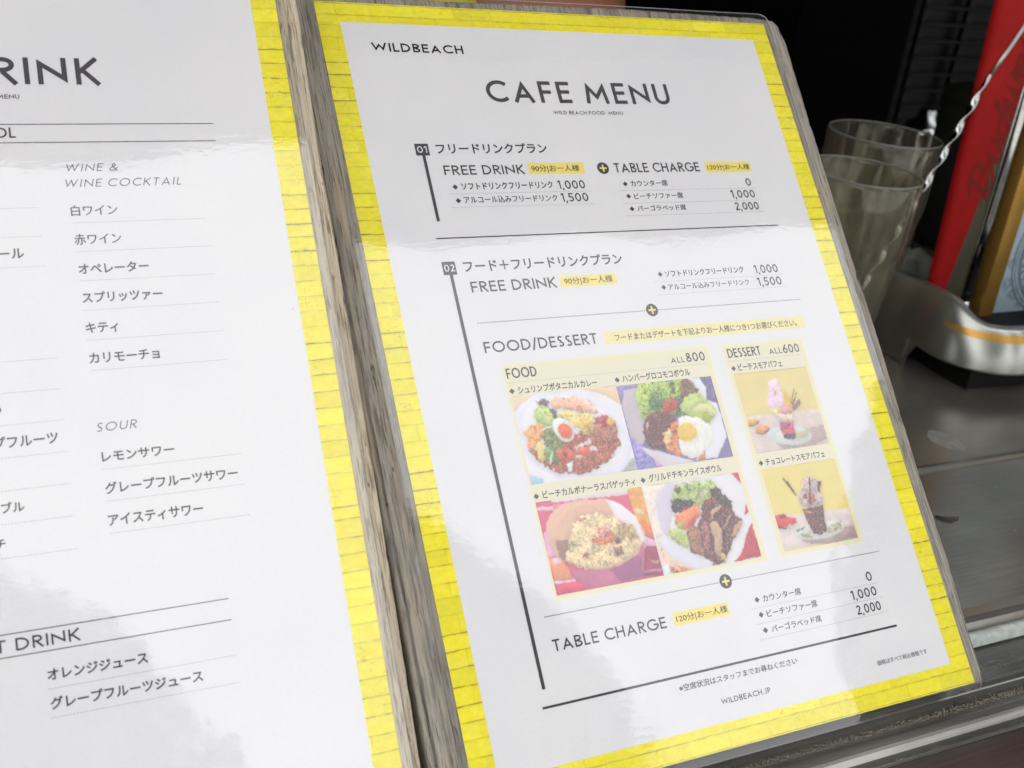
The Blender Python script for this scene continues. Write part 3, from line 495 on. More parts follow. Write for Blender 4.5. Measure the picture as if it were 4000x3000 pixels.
# ------------------------------------------------------------------ lettering
def arc(cx_, cy_, rx, ry, a0, a1, n=14):
    return [(cx_ + rx * math.cos(math.radians(a0 + (a1 - a0) * i / n)), cy_ + ry * math.sin(math.radians(a0 + (a1 - a0) * i / n))) for i in range(n + 1)]
def glyph(ch, t):
    h = t / 2; lo, hi = h, 1 - h
    G = {
     'A': (.84, [[(h * .9, 0), (.42, 1.03 - 1.3 * t), (.84 - h * .9, 0)], [(.2, .3), (.64, .3)]]),
     'B': (.58, [[(h, 0), (h, 1)], [(h, hi), (.27, hi)] + arc(.27, .745, .22, .255 - h, 90, -90) + [(h, .49)], [(.27, .49)] + arc(.29, .265, .27 - h * .4, .265 - h, 90, -90) + [(h, lo)]]),
     'C': (.80, [arc(.5, .5, .5 - h, .5 - h, 46, 314, 26)]),
     'D': (.76, [[(h, 0), (h, 1)], [(h, hi), (.24, hi)] + arc(.24, .5, .52 - h, .5 - h, 90, -90, 22) + [(h, lo)]]),
     'E': (.54, [[(h, 0), (h, 1)], [(h, hi), (.54, hi)], [(h, .52), (.50, .52)], [(h, lo), (.54, lo)]]),
     'F': (.52, [[(h, 0), (h, 1)], [(h, hi), (.52, hi)], [(h, .50), (.48, .50)]]),
     'G': (.92, [arc(.5, .5, .5 - h, .5 - h, 46, 360, 28), [(.92, .5), (.56, .5)]]),
     'H': (.70, [[(h, 0), (h, 1)], [(.70 - h, 0), (.70 - h, 1)], [(h, .52), (.70 - h, .52)]]),
     'I': (.14, [[(.07, 0), (.07, 1)]]),
     'J': (.40, [[(.40 - h, 1), (.40 - h, .24)] + arc(.16, .24, .24 - h, .24 - h, 0, -120, 10)]),
     'K': (.64, [[(h, 0), (h, 1)], [(.60, 1), (.12, .47)], [(.20, .56), (.63, 0)]]),
     'L': (.48, [[(h, 0), (h, 1)], [(h, lo), (.48, lo)]]),
     'M': (.98, [[(h * 1.1, 0), (.10 + h, 1.03 - 1.5 * t), (.49, .14 + t), (.88 - h, 1.03 - 1.5 * t), (.98 - h * 1.1, 0)]]),
     'N': (.80, [[(h, 0), (h, 1.03 - 1.5 * t), (.80 - h, -.03 + 1.5 * t), (.80 - h, 1)]]),
     'O': (1.0, [arc(.5, .5, .5 - h, .5 - h, 0, 360, 36)]),
     'P': (.56, [[(h, 0), (h, 1)], [(h, hi), (.26, hi)] + arc(.26, .70, .28 - h * .5, .30 - h, 90, -90) + [(h, .40 + h)]]),
     'R': (.60, [[(h, 0), (h, 1)], [(h, hi), (.26, hi)] + arc(.26, .72, .28 - h * .5, .28 - h, 90, -90) + [(h, .44 + h)], [(.24, .47), (.58, 0)]]),
     'S': (.52, [arc(.26, .745, .235 - h, .255 - h, 35, 270, 14) + arc(.26, .255, .26 - h, .255 - h, 90, -145, 16)]),
     'T': (.58, [[(.29, 0), (.29, 1)], [(0, hi), (.58, hi)]]),
     'U': (.68, [[(h, 1), (h, .34)] + arc(.34, .34, .34 - h, .34 - h, 180, 360, 16) + [(.68 - h, 1)]]),
     'W': (1.18, [[(h * .8, 1), (.32, -.03 + 1.5 * t), (.59, 1.02 - 1.5 * t), (.86, -.03 + 1.5 * t), (1.18 - h * .8, 1)]]),
     '0': (.62, [arc(.31, .5, .31 - h, .5 - h, 0, 360, 30)]),
     '1': (.30, [[(.30 - h, 0), (.30 - h, 1)], [(.0, .80), (.30 - h, .985)]]),
     '2': (.56, [arc(.28, .72, .27 - h, .28 - h, 165, -38, 14) + [(.04 + h, lo + .01)], [(.02, lo), (.56, lo)]]),
     '5': (.56, [[(.52, hi), (.14, hi), (.09, .56)], [(.09, .56)] + arc(.26, .32, .30 - h, .32 - h, 118, -150, 18)]),
     '6': (.62, [[(.46, 1), (.06, .42)], arc(.31, .31, .31 - h, .31 - h, 0, 360, 26)]),
     '8': (.60, [arc(.30, .76, .235 - h, .24 - h, 0, 360, 22), arc(.30, .27, .30 - h, .27 - h, 0, 360, 26)]),
     ',': (.16, [[(.11, .11), (.03, -.16)]]), '.': (.14, [[(.07, 0), (.07, .13)]]), '/': (.34, [[(.02, -.1), (.32, 1.05)]]),
     '&': (.80, [[(.78, 0), (.24, .64)] + arc(.36, .78, .19 - h, .21 - h, 210, -30, 14) + [(.2, .42)] + arc(.30, .25, .30 - h, .25 - h, 130, 300, 12) + [(.74, .46)]]),
     ' ': (.36, []),
    }
    return G[ch]
def stroke(pts, t):
    """flat ribbon of width t along a polyline with mitred corners"""
    p = [Vector(q) for q in pts]; p = [q for i, q in enumerate(p) if i == 0 or (q - p[i - 1]).length > 1e-6]
    closed = len(p) > 4 and (p[0] - p[-1]).length < 1e-4; L = []; R = []; n = len(p)
    for i in range(n):
        if closed and i in (0, n - 1): a, b = (p[-1] - p[-2]).normalized(), (p[1] - p[0]).normalized()
        else:
            a = (p[i] - p[i - 1]).normalized() if i else (p[1] - p[0]).normalized()
            b = (p[i + 1] - p[i]).normalized() if i < n - 1 else a
        na, nb = Vector((-a.y, a.x)), Vector((-b.y, b.x)); m = (na + nb)
        m = m.normalized() if m.length > 1e-6 else na
        k = min(3.2, 1 / max(.05, m.dot(na)))
        L.append(p[i] + m * t / 2 * k); R.append(p[i] - m * t / 2 * k)
    v = L + R; f = [(i, n + i, n + i + 1, i + 1) for i in range(n - 1)]
    return [(q.x, q.y) for q in v], f
def latin(txt, x0, x1, y, h, t=.13, gap=.13, shear=0):
    """returns verts/faces in sheet millimetres (y down given, stored y up)"""
    adv = []; x = 0
    for ch in txt: g = glyph(ch, t); adv.append((ch, x, g)); x += g[0] + (gap if ch not in ' ' else 0)
    total = x - gap; sx = (x1 - x0) / total; V = []; F = []; k = 0
    for ch, gx, (w, st) in adv:
        for s_ in st:
            # keep stroke weight even under the condensed width
            v, f = stroke([(q[0] * sx / h, q[1]) for q in s_], t); k += 1; n = len(V)
            V += [(x0 + (gx * sx) + a * h + shear * b * h, -(y) + b * h, .0015 * (k % 3)) for a, b in v]; F += [tuple(i + n for i in q) for q in f]
    return V, F
_cache = {}
def jtext(txt, bold=.022):
    key = (txt, bold)
    if key in _cache: return _cache[key]
    cu = bpy.data.curves.new('t', 'FONT'); cu.body = txt; cu.size = 1; cu.offset = bold; cu.resolution_u = 3
    o = bpy.data.objects.new('t', cu); C.objects.link(o); bpy.context.view_layer.update()
    me = bpy.data.meshes.new_from_object(o.evaluated_get(bpy.context.evaluated_depsgraph_get()))
    v = [tuple(q.co) for q in me.vertices]; f = [tuple(p.vertices) for p in me.polygons]
    bpy.data.objects.remove(o); bpy.data.curves.remove(cu); bpy.data.meshes.remove(me)
    _cache[key] = (v, f); return v, f
def japanese(txt, x0, x1, y, h, bold=.022):
    v, f = jtext(txt, bold)
    if not v: return [], []
    xs = [q[0] for q in v]; ys = [q[1] for q in v]; a, b = min(xs), max(xs)
    full = max(ys) - min(ys); full = max(full, .72)
    sx = (x1 - x0) / (b - a); sy = h * 1.10 / .86
    yb = -.06 if any(ord(c) > 0x3000 for c in txt) else 0
    return [(x0 + (q[0] - a) * sx, -y + (q[1] - yb) * sy - .02 * h, 0) for q in v], f
LZ = .10      # ink layer height above the paper, mm
def put(name, V, F, m, parent, dz=0.):
    if not V: return None
    return link(name, [(a, b, c + LZ + dz) for a, b, c in V], F, m, parent)
def rect(x0, y0, x1, y1, z=0): return [(x0, -y1, z), (x1, -y1, z), (x1, -y0, z), (x0, -y0, z)], [(0, 1, 2, 3)]
def dots(x0, x1, y, w, pitch, duty=.55):
    V = []; F = []; x = x0
    while x < x1:
        n = len(V); V += [(x, -y - w / 2, 0), (min(x + pitch * duty, x1), -y - w / 2, 0), (min(x + pitch * duty, x1), -y + w / 2, 0), (x, -y + w / 2, 0)]; F.append((n, n + 1, n + 2, n + 3)); x += pitch
    return V, F
def kindname(txt):
    if any(ord(c) > 0x3000 for c in txt): return 'minutes_text' if '|' in txt else 'item_text'
    if txt[0].isdigit(): return 'price_text'
    return 'heading_text'

# ------------------------------------------------------------------ printed brick border: inks on a fine grid
HEAVY = (31.8, 42.9, 98.0, 108.2, 130.4, 141.5, 186.2, 197., 240.7, 263.4)
def brick_cols(X, Y, js, seed):
    js = np.array(js); H = np.array([1. if np.min(np.abs(np.array(HEAVY) - q)) < .6 else .22 + .5 * ((i * 7919 + seed * 31) % 10) / 10 for i, q in enumerate(js)])
    wob = .22 * (vnoise(X * .35, Y * 0 + np.floor(Y / 5.4), seed) - .5) + .14 * (vnoise(X * 1.7, np.floor(Y / 2.7) * 1., seed + 3) - .5)
    yy = Y + wob; k = np.abs(yy[..., None] - js).argmin(-1); d = yy - js[k]; h = H[k] * (.45 + .9 * vnoise(X * .45 + k * 3.1, k * 1.7, seed + 5))
    course = np.searchsorted(js, yy)
    L = 16.3; xo = X + (course % 2) * L / 2 + 3.1 * vnoise(course * 1.3, course * .7, seed + 8); bi = np.floor(xo / L); dx = (xo % L); dx = np.minimum(dx, L - dx) + .1 * vnoise(Y * 1.2, bi, seed)
    tone = .90 + .16 * vnoise(bi * 1.7 + course * 2.3, course * 1.9, seed + 9)
    mott = .93 + .10 * vnoise(X * .55, Y * .8, seed + 11) + .08 * (vnoise(X * 2.2, Y * 3.4, seed + 12) - .5)
    base = np.array((.86, .745, .018)); pale = np.array((.86, .77, .085))
    f = vnoise(X * .3, Y * .4, seed + 14)[..., None] * .6
    col = (base * (1 - f) + pale * f) * (tone * mott)[..., None]
    line = np.clip(h * 1.25, 0, 1) * np.exp(-(d / (.10 + .07 * h)) ** 2)
    soft = (.34 * h) * np.exp(-np.clip(d, 0, 9) / .45) * (d > 0) + .12 * h * np.exp(np.clip(d, -9, 0) / .3) * (d <= 0)
    vj = .34 * np.exp(-(dx / .13) ** 2) * (vnoise(bi, course * 1., seed + 17) > .35)
    crack = .30 * ((np.abs(vnoise(X * .32 + 40, Y * 1.1, seed + 19) - .5) < .012) & (vnoise(X * .12, Y * .12, seed + 20) > .62))
    dk = np.clip(line + soft + vj + crack, 0, .93)[..., None]
    return col * (1 - dk) + np.array((.13, .095, .012)) * dk
def gridmesh(name, x0, y0, x1, y1, st, fn, z, sheet):
    nx, ny = max(2, int((x1 - x0) / st)), max(2, int((y1 - y0) / st))
    X, Y = np.meshgrid(np.linspace(x0, x1, nx + 1), np.linspace(y0, y1, ny + 1)); col = fn(X, Y)
    v = np.stack([X, -Y, np.full_like(X, z)], -1).reshape(-1, 3) * MM; idx = np.arange((nx + 1) * (ny + 1)).reshape(ny + 1, nx + 1)
    f = np.stack([idx[1:, :-1], idx[1:, 1:], idx[:-1, 1:], idx[:-1, :-1]], -1).reshape(-1, 4)
    return colmesh(name, v, f, np.clip(col, .008, .9).reshape(-1, 3), sheet)
def border(sheet, lj, rj):
    B = 8.8; Wd, H = 210., 297.
    tj = [.5, 5.6, 10.9]; bj = [286.2, 291.3, 296.5]
    gridmesh('brick_border', 0, B, B, H - B, .26, lambda X, Y: brick_cols(X, Y, lj, 3), .04, sheet)
    gridmesh('brick_border', Wd - B, B, Wd, H - B, .26, lambda X, Y: brick_cols(X, Y, rj, 4), .04, sheet)
    gridmesh('brick_border', 0, 0, Wd, B, .26, lambda X, Y: brick_cols(X, Y, tj, 5), .04, sheet)
    gridmesh('brick_border', 0, H - B, Wd, H, .26, lambda X, Y: brick_cols(X, Y, bj, 6), .04, sheet)

# ------------------------------------------------------------------ printed food photographs: inks laid on a fine grid
def unglare(c):
    l = np.array(lin(c)); return np.clip((l - .095) * 1.03, .04, .77)
def inside(px, py, poly):
    r = np.zeros(px.shape, bool); n = len(poly)
    for i in range(n):
        x1, y1 = poly[i]; x2, y2 = poly[(i + 1) % n]
        if y1 == y2: continue
        c = ((y1 > py) != (y2 > py)) & (px < (x2 - x1) * (py - y1) / (y2 - y1) + x1); r ^= c
    return r
def photo(name, key, sheet):
    (x0, y0, x1, y1), bgc, shapes = PHOTOS[key]; st = .2
    nx, ny = int((x1 - x0) / st), int((y1 - y0) / st)
    X, Y = np.meshgrid(np.linspace(x0, x1, nx + 1), np.linspace(y0, y1, ny + 1))
    col = np.tile(unglare(bgc), X.shape + (1,)).astype(float) * (1 + .06 * (vnoise(X * .3, Y * .3, 5) - .5))[..., None]
    def blur(a, n, r=1):
        for _ in range(n):
            for ax in (0, 1):
                p = np.pad(a, [(r, r) if q == ax else (0, 0) for q in range(a.ndim)], mode='edge')
                a = (np.take(p, range(0, a.shape[ax]), ax) + np.take(p, range(r, a.shape[ax] + r), ax) + np.take(p, range(2 * r, a.shape[ax] + 2 * r), ax)) / 3
        return a
    for i, (fl, c, amp, sc, wob) in enumerate(shapes):
        poly = list(zip(fl[::2], fl[1::2]))
        w1 = wob * 2.4 + .25
        wx = X + w1 * (vnoise(X * .9, Y * .9, i * 2) - .5) + wob * 1.2 * (vnoise(X * 2.6, Y * 2.6, i * 5) - .5)
        wy = Y + w1 * (vnoise(X * .9 + 9, Y * .9, i * 2 + 1) - .5) + wob * 1.2 * (vnoise(X * 2.6, Y * 2.6, i * 5 + 1) - .5)
        m = inside(wx, wy, poly).astype(float)
        if m.sum() < 3: continue
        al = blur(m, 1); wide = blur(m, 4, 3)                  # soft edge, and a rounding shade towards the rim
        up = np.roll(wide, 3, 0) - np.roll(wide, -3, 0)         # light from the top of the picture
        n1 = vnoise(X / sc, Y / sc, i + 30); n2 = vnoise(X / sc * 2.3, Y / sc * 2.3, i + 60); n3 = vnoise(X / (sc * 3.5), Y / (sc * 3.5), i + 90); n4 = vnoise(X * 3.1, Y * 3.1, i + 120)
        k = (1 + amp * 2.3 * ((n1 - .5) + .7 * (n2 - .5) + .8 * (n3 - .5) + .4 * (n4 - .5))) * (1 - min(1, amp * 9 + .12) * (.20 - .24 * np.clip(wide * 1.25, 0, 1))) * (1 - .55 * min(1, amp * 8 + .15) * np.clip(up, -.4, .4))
        b = unglare(c); hue = np.stack([1 + amp * .8 * (n3 - .5), 1 + amp * .9 * (n2 - .5), 1 - amp * .9 * (n1 - .5)], -1)
        tex = b * k[..., None] * hue
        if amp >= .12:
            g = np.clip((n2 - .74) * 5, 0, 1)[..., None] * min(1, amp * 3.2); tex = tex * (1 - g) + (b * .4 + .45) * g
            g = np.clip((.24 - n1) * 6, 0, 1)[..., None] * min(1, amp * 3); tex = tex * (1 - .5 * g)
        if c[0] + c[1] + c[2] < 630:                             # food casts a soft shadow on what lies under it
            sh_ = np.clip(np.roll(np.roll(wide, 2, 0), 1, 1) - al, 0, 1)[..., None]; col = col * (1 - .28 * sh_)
        col = col * (1 - al[..., None]) + tex * al[..., None]
    col = col * (1 + .05 * (vnoise(X * 4, Y * 4, 77) - .5))[..., None]
    if key == 'pasta' or key == 'curry':       # pepper and herbs
        for _ in range(170):
            if key == 'pasta': a, r = random.uniform(0, 6.28), random.random() ** .6; px, py = 66 + math.cos(a) * r * 10, 219 + math.sin(a) * r * 9
            else: px, py = random.uniform(61, 80), random.uniform(172, 190)
            d = (X - px) ** 2 + (Y - py) ** 2 < random.uniform(.008, .05); col[d] = col[d] * .5
    # a slight optical softening like offset print
    col = col * .87 + col.mean(-1, keepdims=True) * np.array((.137, .13, .122))
    k = col.copy(); k[1:-1, 1:-1] = (col[1:-1, 1:-1] * 2 + col[:-2, 1:-1] + col[2:, 1:-1] + col[1:-1, :-2] + col[1:-1, 2:]) / 6
    col = np.clip(k, .008, .85)
    v = np.stack([X, -Y, np.full_like(X, LZ + .02)], -1).reshape(-1, 3) * MM
    idx = np.arange((nx + 1) * (ny + 1)).reshape(ny + 1, nx + 1)
    f = np.stack([idx[1:, :-1], idx[1:, 1:], idx[:-1, 1:], idx[:-1, :-1]], -1).reshape(-1, 4)
    return colmesh(name, v, f, col.reshape(-1, 3), sheet)
def colmesh(name, v, f, col, parent):
    me = bpy.data.meshes.new(name); me.vertices.add(len(v)); me.vertices.foreach_set('co', v.ravel())
    me.loops.add(f.size); me.polygons.add(len(f)); me.loops.foreach_set('vertex_index', f.ravel().astype('i'))
    me.polygons.foreach_set('loop_start', np.arange(0, f.size, 4, dtype='i')); me.update(calc_edges=True)
    a = me.color_attributes.new('ink', 'FLOAT_COLOR', 'POINT'); a.data.foreach_set('color', np.c_[col, np.ones(len(col))].astype('f').ravel())
    me.materials.append(M['photo']); o = bpy.data.objects.new(name, me); C.objects.link(o); o.parent = parent; return o
def soft_panel(x0, y0, x1, y1, sheet):
    nx, ny = int((x1 - x0) / .7), int((y1 - y0) / .7)
    X, Y = np.meshgrid(np.linspace(x0, x1, nx + 1), np.linspace(y0, y1, ny + 1))
    e = np.minimum(np.minimum(X - x0, x1 - X), np.minimum(Y - y0, y1 - Y)); a = np.clip(e / 1.6, 0, 1)[..., None]
    # printed outer glow: a more saturated yellow towards the rim, fading to paper at the very edge
    s = np.clip(e / 4.5, 0, 1)[..., None]; inner = np.array((.715, .675, .52)); rim = np.array((.75, .69, .40))
    col = (rim * (1 - s) + inner * s) * a + np.array(PAPER) * (1 - a)
    v = np.stack([X, -Y, np.full_like(X, LZ - .04)], -1).reshape(-1, 3) * MM
    idx = np.arange((nx + 1) * (ny + 1)).reshape(ny + 1, nx + 1)
    f = np.stack([idx[1:, :-1], idx[1:, 1:], idx[:-1, 1:], idx[:-1, :-1]], -1).reshape(-1, 4)
    return colmesh('photo_panel', v, f, col.reshape(-1, 3), sheet)

# ------------------------------------------------------------------ boards with laminated menus
def frame_matrix(o, xa, up, nr):
    return Matrix(((xa[0], up[0], nr[0], o[0] * MM), (xa[1], up[1], nr[1], o[1] * MM), (xa[2], up[2], nr[2], o[2] * MM + Z0), (0, 0, 0, 1)))
def board_mesh(parent, outline, thick, mat, rnd=1.6, jit=.35, seed=1):
    """outline: corner list (x, y down) clockwise; a worn plank with softened arrises"""
    P = []; n = len(outline)
    for i in range(n):
        a, b = Vector(outline[i]), Vector(outline[(i + 1) % n]); L = (b - a).length; m = max(2, int(L / 2.2)); d = (b - a).normalized(); nn = Vector((-d.y, d.x))
        for j in range(m):
            s = j / m; w = (math.sin(i * 3 + s * L * .05) * .5 + (random.random() - .5)) * jit * (0 if j == 0 else 1)
            if random.random() < .03: w += jit * 1.6
            P.append(a + (b - a) * s + nn * w)
    c = sum((Vector(q) for q in outline), Vector((0, 0))) / n; N = len(P)
    def ring(ins, z, js=0): 
        out = []
        for k, q in enumerate(P):
            t = (P[(k + 1) % N] - P[k - 1]).normalized(); nn = Vector((t.y, -t.x)); nn = nn if nn.dot(c - q) > 0 else -nn
            r = q + nn * ins + Vector((random.uniform(-js, js), random.uniform(-js, js))); out.append((r.x, -r.y, z + random.uniform(-js, js)))
        return out
    rings = [ring(rnd * 2.2, -.2), ring(rnd * 1.0, -.32, .05), ring(rnd * .35, -rnd * .45, .04), ring(0, -rnd * 1.2, .05), ring(0, -thick + rnd), ring(rnd, -thick)]
    v = [q for r in rings for q in r]; f = []
    for r in range(len(rings) - 1):
        for k in range(N): f.append((r * N + k, (r + 1) * N + k, (r + 1) * N + (k + 1) % N, r * N + (k + 1) % N))
    f.append(tuple(range(N))); f.append(tuple(range((len(rings) - 1) * N, len(rings) * N))[::-1])
    o = link('board', v, f, mat, parent, True)
    bm = bmesh.new(); bm.from_mesh(o.data); bmesh.ops.recalc_face_normals(bm, faces=bm.faces[:]); bm.to_mesh(o.data); bm.free()
    o.data.polygons.foreach_set('use_smooth', [len(p.vertices) < 5 for p in o.data.polygons]); return o
def film(parent, x0, y0, x1, y1, r, warp):
    """clear laminating film, slightly cockled, with its own thin cut edge"""
    nx, ny = 56, 76; V = []; idx = {}
    def z(x, y): return .42 + warp(x, y)
    for j in range(ny + 1):
        for i in range(nx + 1):
            x = x0 + (x1 - x0) * i / nx; y = y0 + (y1 - y0) * j / ny
            # pull the corners in to a radius
            cxx = x0 + r if x < x0 + r else x1 - r if x > x1 - r else x; cyy = y0 + r if y < y0 + r else y1 - r if y > y1 - r else y
            if cxx != x and cyy != y:
                dx, dy = x - cxx, y - cyy; l = max(abs(dx), abs(dy)); q = math.hypot(dx, dy); x, y = cxx + dx * l / q, cyy + dy * l / q
            V.append((x, -y, z(x, y)))
    F = [(j * (nx + 1) + i, (j + 1) * (nx + 1) + i, (j + 1) * (nx + 1) + i + 1, j * (nx + 1) + i + 1) for j in range(ny) for i in range(nx)]
    o = link('laminate_film', V, F, M['film'], parent, True)
    per = [j * (nx + 1) for j in range(ny + 1)] + [ny * (nx + 1) + i for i in range(1, nx + 1)] + [j * (nx + 1) + nx for j in range(ny - 1, -1, -1)] + [i for i in range(nx - 1, 0, -1)]
    v = []; f = []; n = len(per)
    for k in per: a = V[k]; v += [(a[0], a[1], a[2] + .06), (a[0], a[1], a[2] - .30)]
    for k in range(n): f.append((2 * k, 2 * k + 1, 2 * ((k + 1) % n) + 1, 2 * ((k + 1) % n)))
    link('film_edge', v, f, plain('film_edge', (.55, .57, .58), .3), o); return o
def paper_sheet(parent):
    v, f = boxv(0, 210, -297, 0, -.06, .0); return link('menu_sheet', v, f, M['paper'], parent)
def texts(rows, sheet):
    for k, t, x0, x1, y, h in rows:
        nm = kindname(t)
        if t.startswith('120'): x0 += .5; x1 += .2
        if k == 'G': put(nm, *latin(t, x0, x1, y, h, .165, .20), M['ink'], sheet)
        elif k == 'g': put(nm, *latin(t, x0, x1, y, h, .152 if t != 'WILDBEACH' else .185, .14), M['ink2'] if t == 'WILDBEACH' else M['ink'], sheet)
        elif k == 'i': put(nm, *latin(t, x0, x1 - .25 * h, y, h, .10, .26, .25), M['ink'], sheet)
        elif k == 'w': put('number_text', *latin(t, x0, x1, y, h, .15, .12), M['paper'], sheet, .03)
        elif k == 'j':
            kanji = any(0x4e00 < ord(c) < 0x9fff for c in t) and len(t) > 3; dbl = .035 if h > 1.8 else 0
            v, f = japanese(t, x0, x1, y, h, 0 if kanji else .022)
            if kanji and dbl:              # no outline growth for dense characters: a second impression gives the weight
                n_ = len(v); v = v + [(a + .035 * h, b + .02 * h, .006) for a, b, c_ in v]; f = f + [tuple(i + n_ for i in q) for q in f]
            put(nm, v, f, M['ink'], sheet)
c45 = math.sqrt(.5)
right = thing('menu_board', 'weathered grey board with the laminated cafe menu that shows six food photos', 'menu board')
right.matrix_world = frame_matrix((0, 0, 0), (1, 0, 0), (0, c45, c45), (0, -c45, c45))
board_mesh(right, [(-11.4, -4.0), (60, -3.6), (140, -4.6), (205, -3.6), (216, -2.6), (218.8, .5), (220, 9), (219.2, 45), (218, 110), (218.2, 150), (216.3, 215), (217, 250), (215.6, 280), (215.4, 294), (213.5, 297.6), (100, 297), (-12.7, 296.5)], 19, M['woodr'], 1.2, .2)
sheet = paper_sheet(right)
border(sheet, LJ, RJ)
texts(TR, sheet)
for x0, x1, y in DR:
    th = y in (134.3, 241.02)
    put('dotted_rule', *dots(x0, x1, y, .34 if th else .17, .95 if th else .78, .5), M['ink'] if th else M['inklight'], sheet)
put('rule', *rect(28.2, 100.1, 183.6, 100.55), M['ink'], sheet); put('rule', *rect(29.0, 269.3, 181.2, 270.1), M['ink'], sheet)
for (a, b, c_, d), (bx, y0, y1) in (((27.75, 61.15, 33.2, 66.15), (30.65, 66.15, 93.4)), ((28.15, 109.7, 33.35, 114.9), (30.95, 114.9, 263.9))):
    put('number_box', *rect(a, b, c_, d), M['ink'], sheet); put('section_bar', *rect(bx - .62, y0, bx + .62, y1), M['ink'], sheet)
for a, b, c_, d, m in ((72.8, 69.7, 97.4, 74.6, 'badge'), (155.3, 70.2, 178.5, 75.0, 'badge'), (74.4, 118, 98.9, 122.3, 'badge'), (87.1, 141.5, 181.5, 146.7, 'banner'), (85.8, 248.3, 109.2, 252.9, 'badge')):
    put('highlight_band', *rect(a, b, c_, d), M[m], sheet, -.05)
for x, y in [(40.4, 79.5), (40.4, 85.2), (114.4, 79.6), (114.4, 85.1), (114.4, 90.7), (119.05, 119.5), (119.05, 125.1), (44.2, 161.1), (87.8, 160.9), (44.2, 200.0), (87.8, 199.8), (140.7, 161.1), (140.8, 199.9), (122.1, 249.7), (122.1, 255.2), (122.15, 260.9)]:
    put('bullet_mark', [(x - 1.1, -y, 0), (x, -y - 1.1, 0), (x + 1.1, -y, 0), (x, -y + 1.1, 0)], [(0, 1, 2, 3)], M['ink'], sheet)
for x, y in [(106.1, 72.4), (110.95, 134.2), (111.0, 241.0)]:
    v = [(x + 2.62 * math.cos(t * math.pi / 16), -y + 2.62 * math.sin(t * math.pi / 16), 0) for t in range(32)]
    disc = put('plus_sign', v, [tuple(range(32))], M['ink'], sheet, .03)
    mb = MB().add(*rect(x - 1.6, y - .36, x + 1.6, y + .36)).add(*[[(a, b, .004) for a, b, c_ in rect(x - .36, y - 1.6, x + .36, y + 1.6)[0]], [(0, 1, 2, 3)]])
    put('plus_sign', mb.v, mb.f, M['badge'], sheet, .05)
soft_panel(41.6, 150.2, 132.4, 237.2, sheet); soft_panel(137.0, 150.4, 178.4, 237.0, sheet)
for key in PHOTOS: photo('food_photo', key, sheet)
def warp_r(x, y):
    return .25 * math.sin(x * .021 + 1) * math.sin(y * .017) + .10 * math.sin(x * .06 + y * .043) + .5 * max(0, (y - 270) / 30) ** 2 * (.5 + .5 * math.sin(x * .05))
film(right, -3.2, -4.9, 213.2, 300.2, 4.5, warp_r)

left = thing('menu_board', 'weathered tan board with the laminated drink menu at the left edge', 'menu board')
left.matrix_world = frame_matrix((-229.248, -3.423, 7.234), (.99932, -.032025, .018194), (.0079946, .670787, .741607), (-.0359536, -.7409583, .6705879))
board_mesh(left, [(-7, -4.2), (110, -4.6), (214, -3.8), (217.4, -2), (218, 12), (217.0, 70), (217.2, 110), (217.0, 200), (216, 280), (215.5, 297), (100, 297.3), (-6.5, 296.5)], 17.5, M['woodl'], .8, .09)
lsheet = paper_sheet(left)
border(lsheet, LJ, LLJ)
texts(TL, lsheet)
for x0, x1, y in DL: put('dotted_rule', *dots(x0 if x0 > 126 or x0 == 113.21 or x0 == 113.17 else 84., x1, y, .18, .85, .5), M['inklight'], lsheet)
for x0, x1, y in ((30, 182, 60.55), (30, 182, 66.96), (30, 165.6, 218.95), (30, 165.6, 225.33)): put('rule', *rect(x0, y - .13, x1, y + .13), M['ink'], lsheet)
def warp_l(x, y): return .22 * math.sin(x * .02 + 2) * math.sin(y * .016 + .5) + .08 * math.sin(x * .05 - y * .05)
film(left, -3.2, -4.6, 213.2, 300.2, 4.5, warp_l)
for r_ in (right, left): r_['group'] = 'menu boards leaning in the bar window'
# ------------------------------------------------------------------ the bar window: counter, track, walls
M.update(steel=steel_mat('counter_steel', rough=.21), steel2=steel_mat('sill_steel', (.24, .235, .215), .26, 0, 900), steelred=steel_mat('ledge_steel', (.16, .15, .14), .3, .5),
         caulk=plain('old_white_sealant', (.42, .45, .42), .7, 0, 260, .25, 2e-4), grime=plain('track_grime', (.06, .055, .045), .9, 0, 500, .5, 3e-4),
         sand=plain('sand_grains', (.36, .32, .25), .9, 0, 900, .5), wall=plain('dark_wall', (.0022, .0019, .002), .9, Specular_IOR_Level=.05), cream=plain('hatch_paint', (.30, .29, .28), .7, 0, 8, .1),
         black=plain('black_plastic', (.012, .012, .013), .25), deck=plain('concrete_ground', (.30, .29, .27), .9, 0, 6, .2))
XL, XR = -1400, 1900
def extr(name, prof, m, x0=XL, x1=XR, smooth=False, seg=1):
    """extrude an open (Y,Z) profile along X"""
    V = []; F = []; n = len(prof)
    for s_ in range(seg + 1):
        x = x0 + (x1 - x0) * s_ / seg
        V += [(x, y, z) for y, z in prof]
    for s_ in range(seg):
        for i in range(n - 1): F.append((s_ * n + i, s_ * n + i + 1, (s_ + 1) * n + i + 1, (s_ + 1) * n + i))
    return wl(name, V, F, m, None, smooth, (0, prof[0][0], prof[0][1]))
def roundprof(y0, y1, z0, h, n=8): return [(y0 + (y1 - y0) * i / n, z0 + h * math.sin(math.pi * i / n)) for i in range(n + 1)]
struct(extr('counter', [(760, -225), (-44, -225), (-45.4, -224.7), (-46.6, -224.4), (-48.0, -224.7), (-49.2, -226.2), (-50.4, -226.4), (-155, -226.2), (-159, -225.2), (-162, -224.4), (-165, -225.2), (-167, -228), (-167.6, -236)], M['steel'], smooth=False))
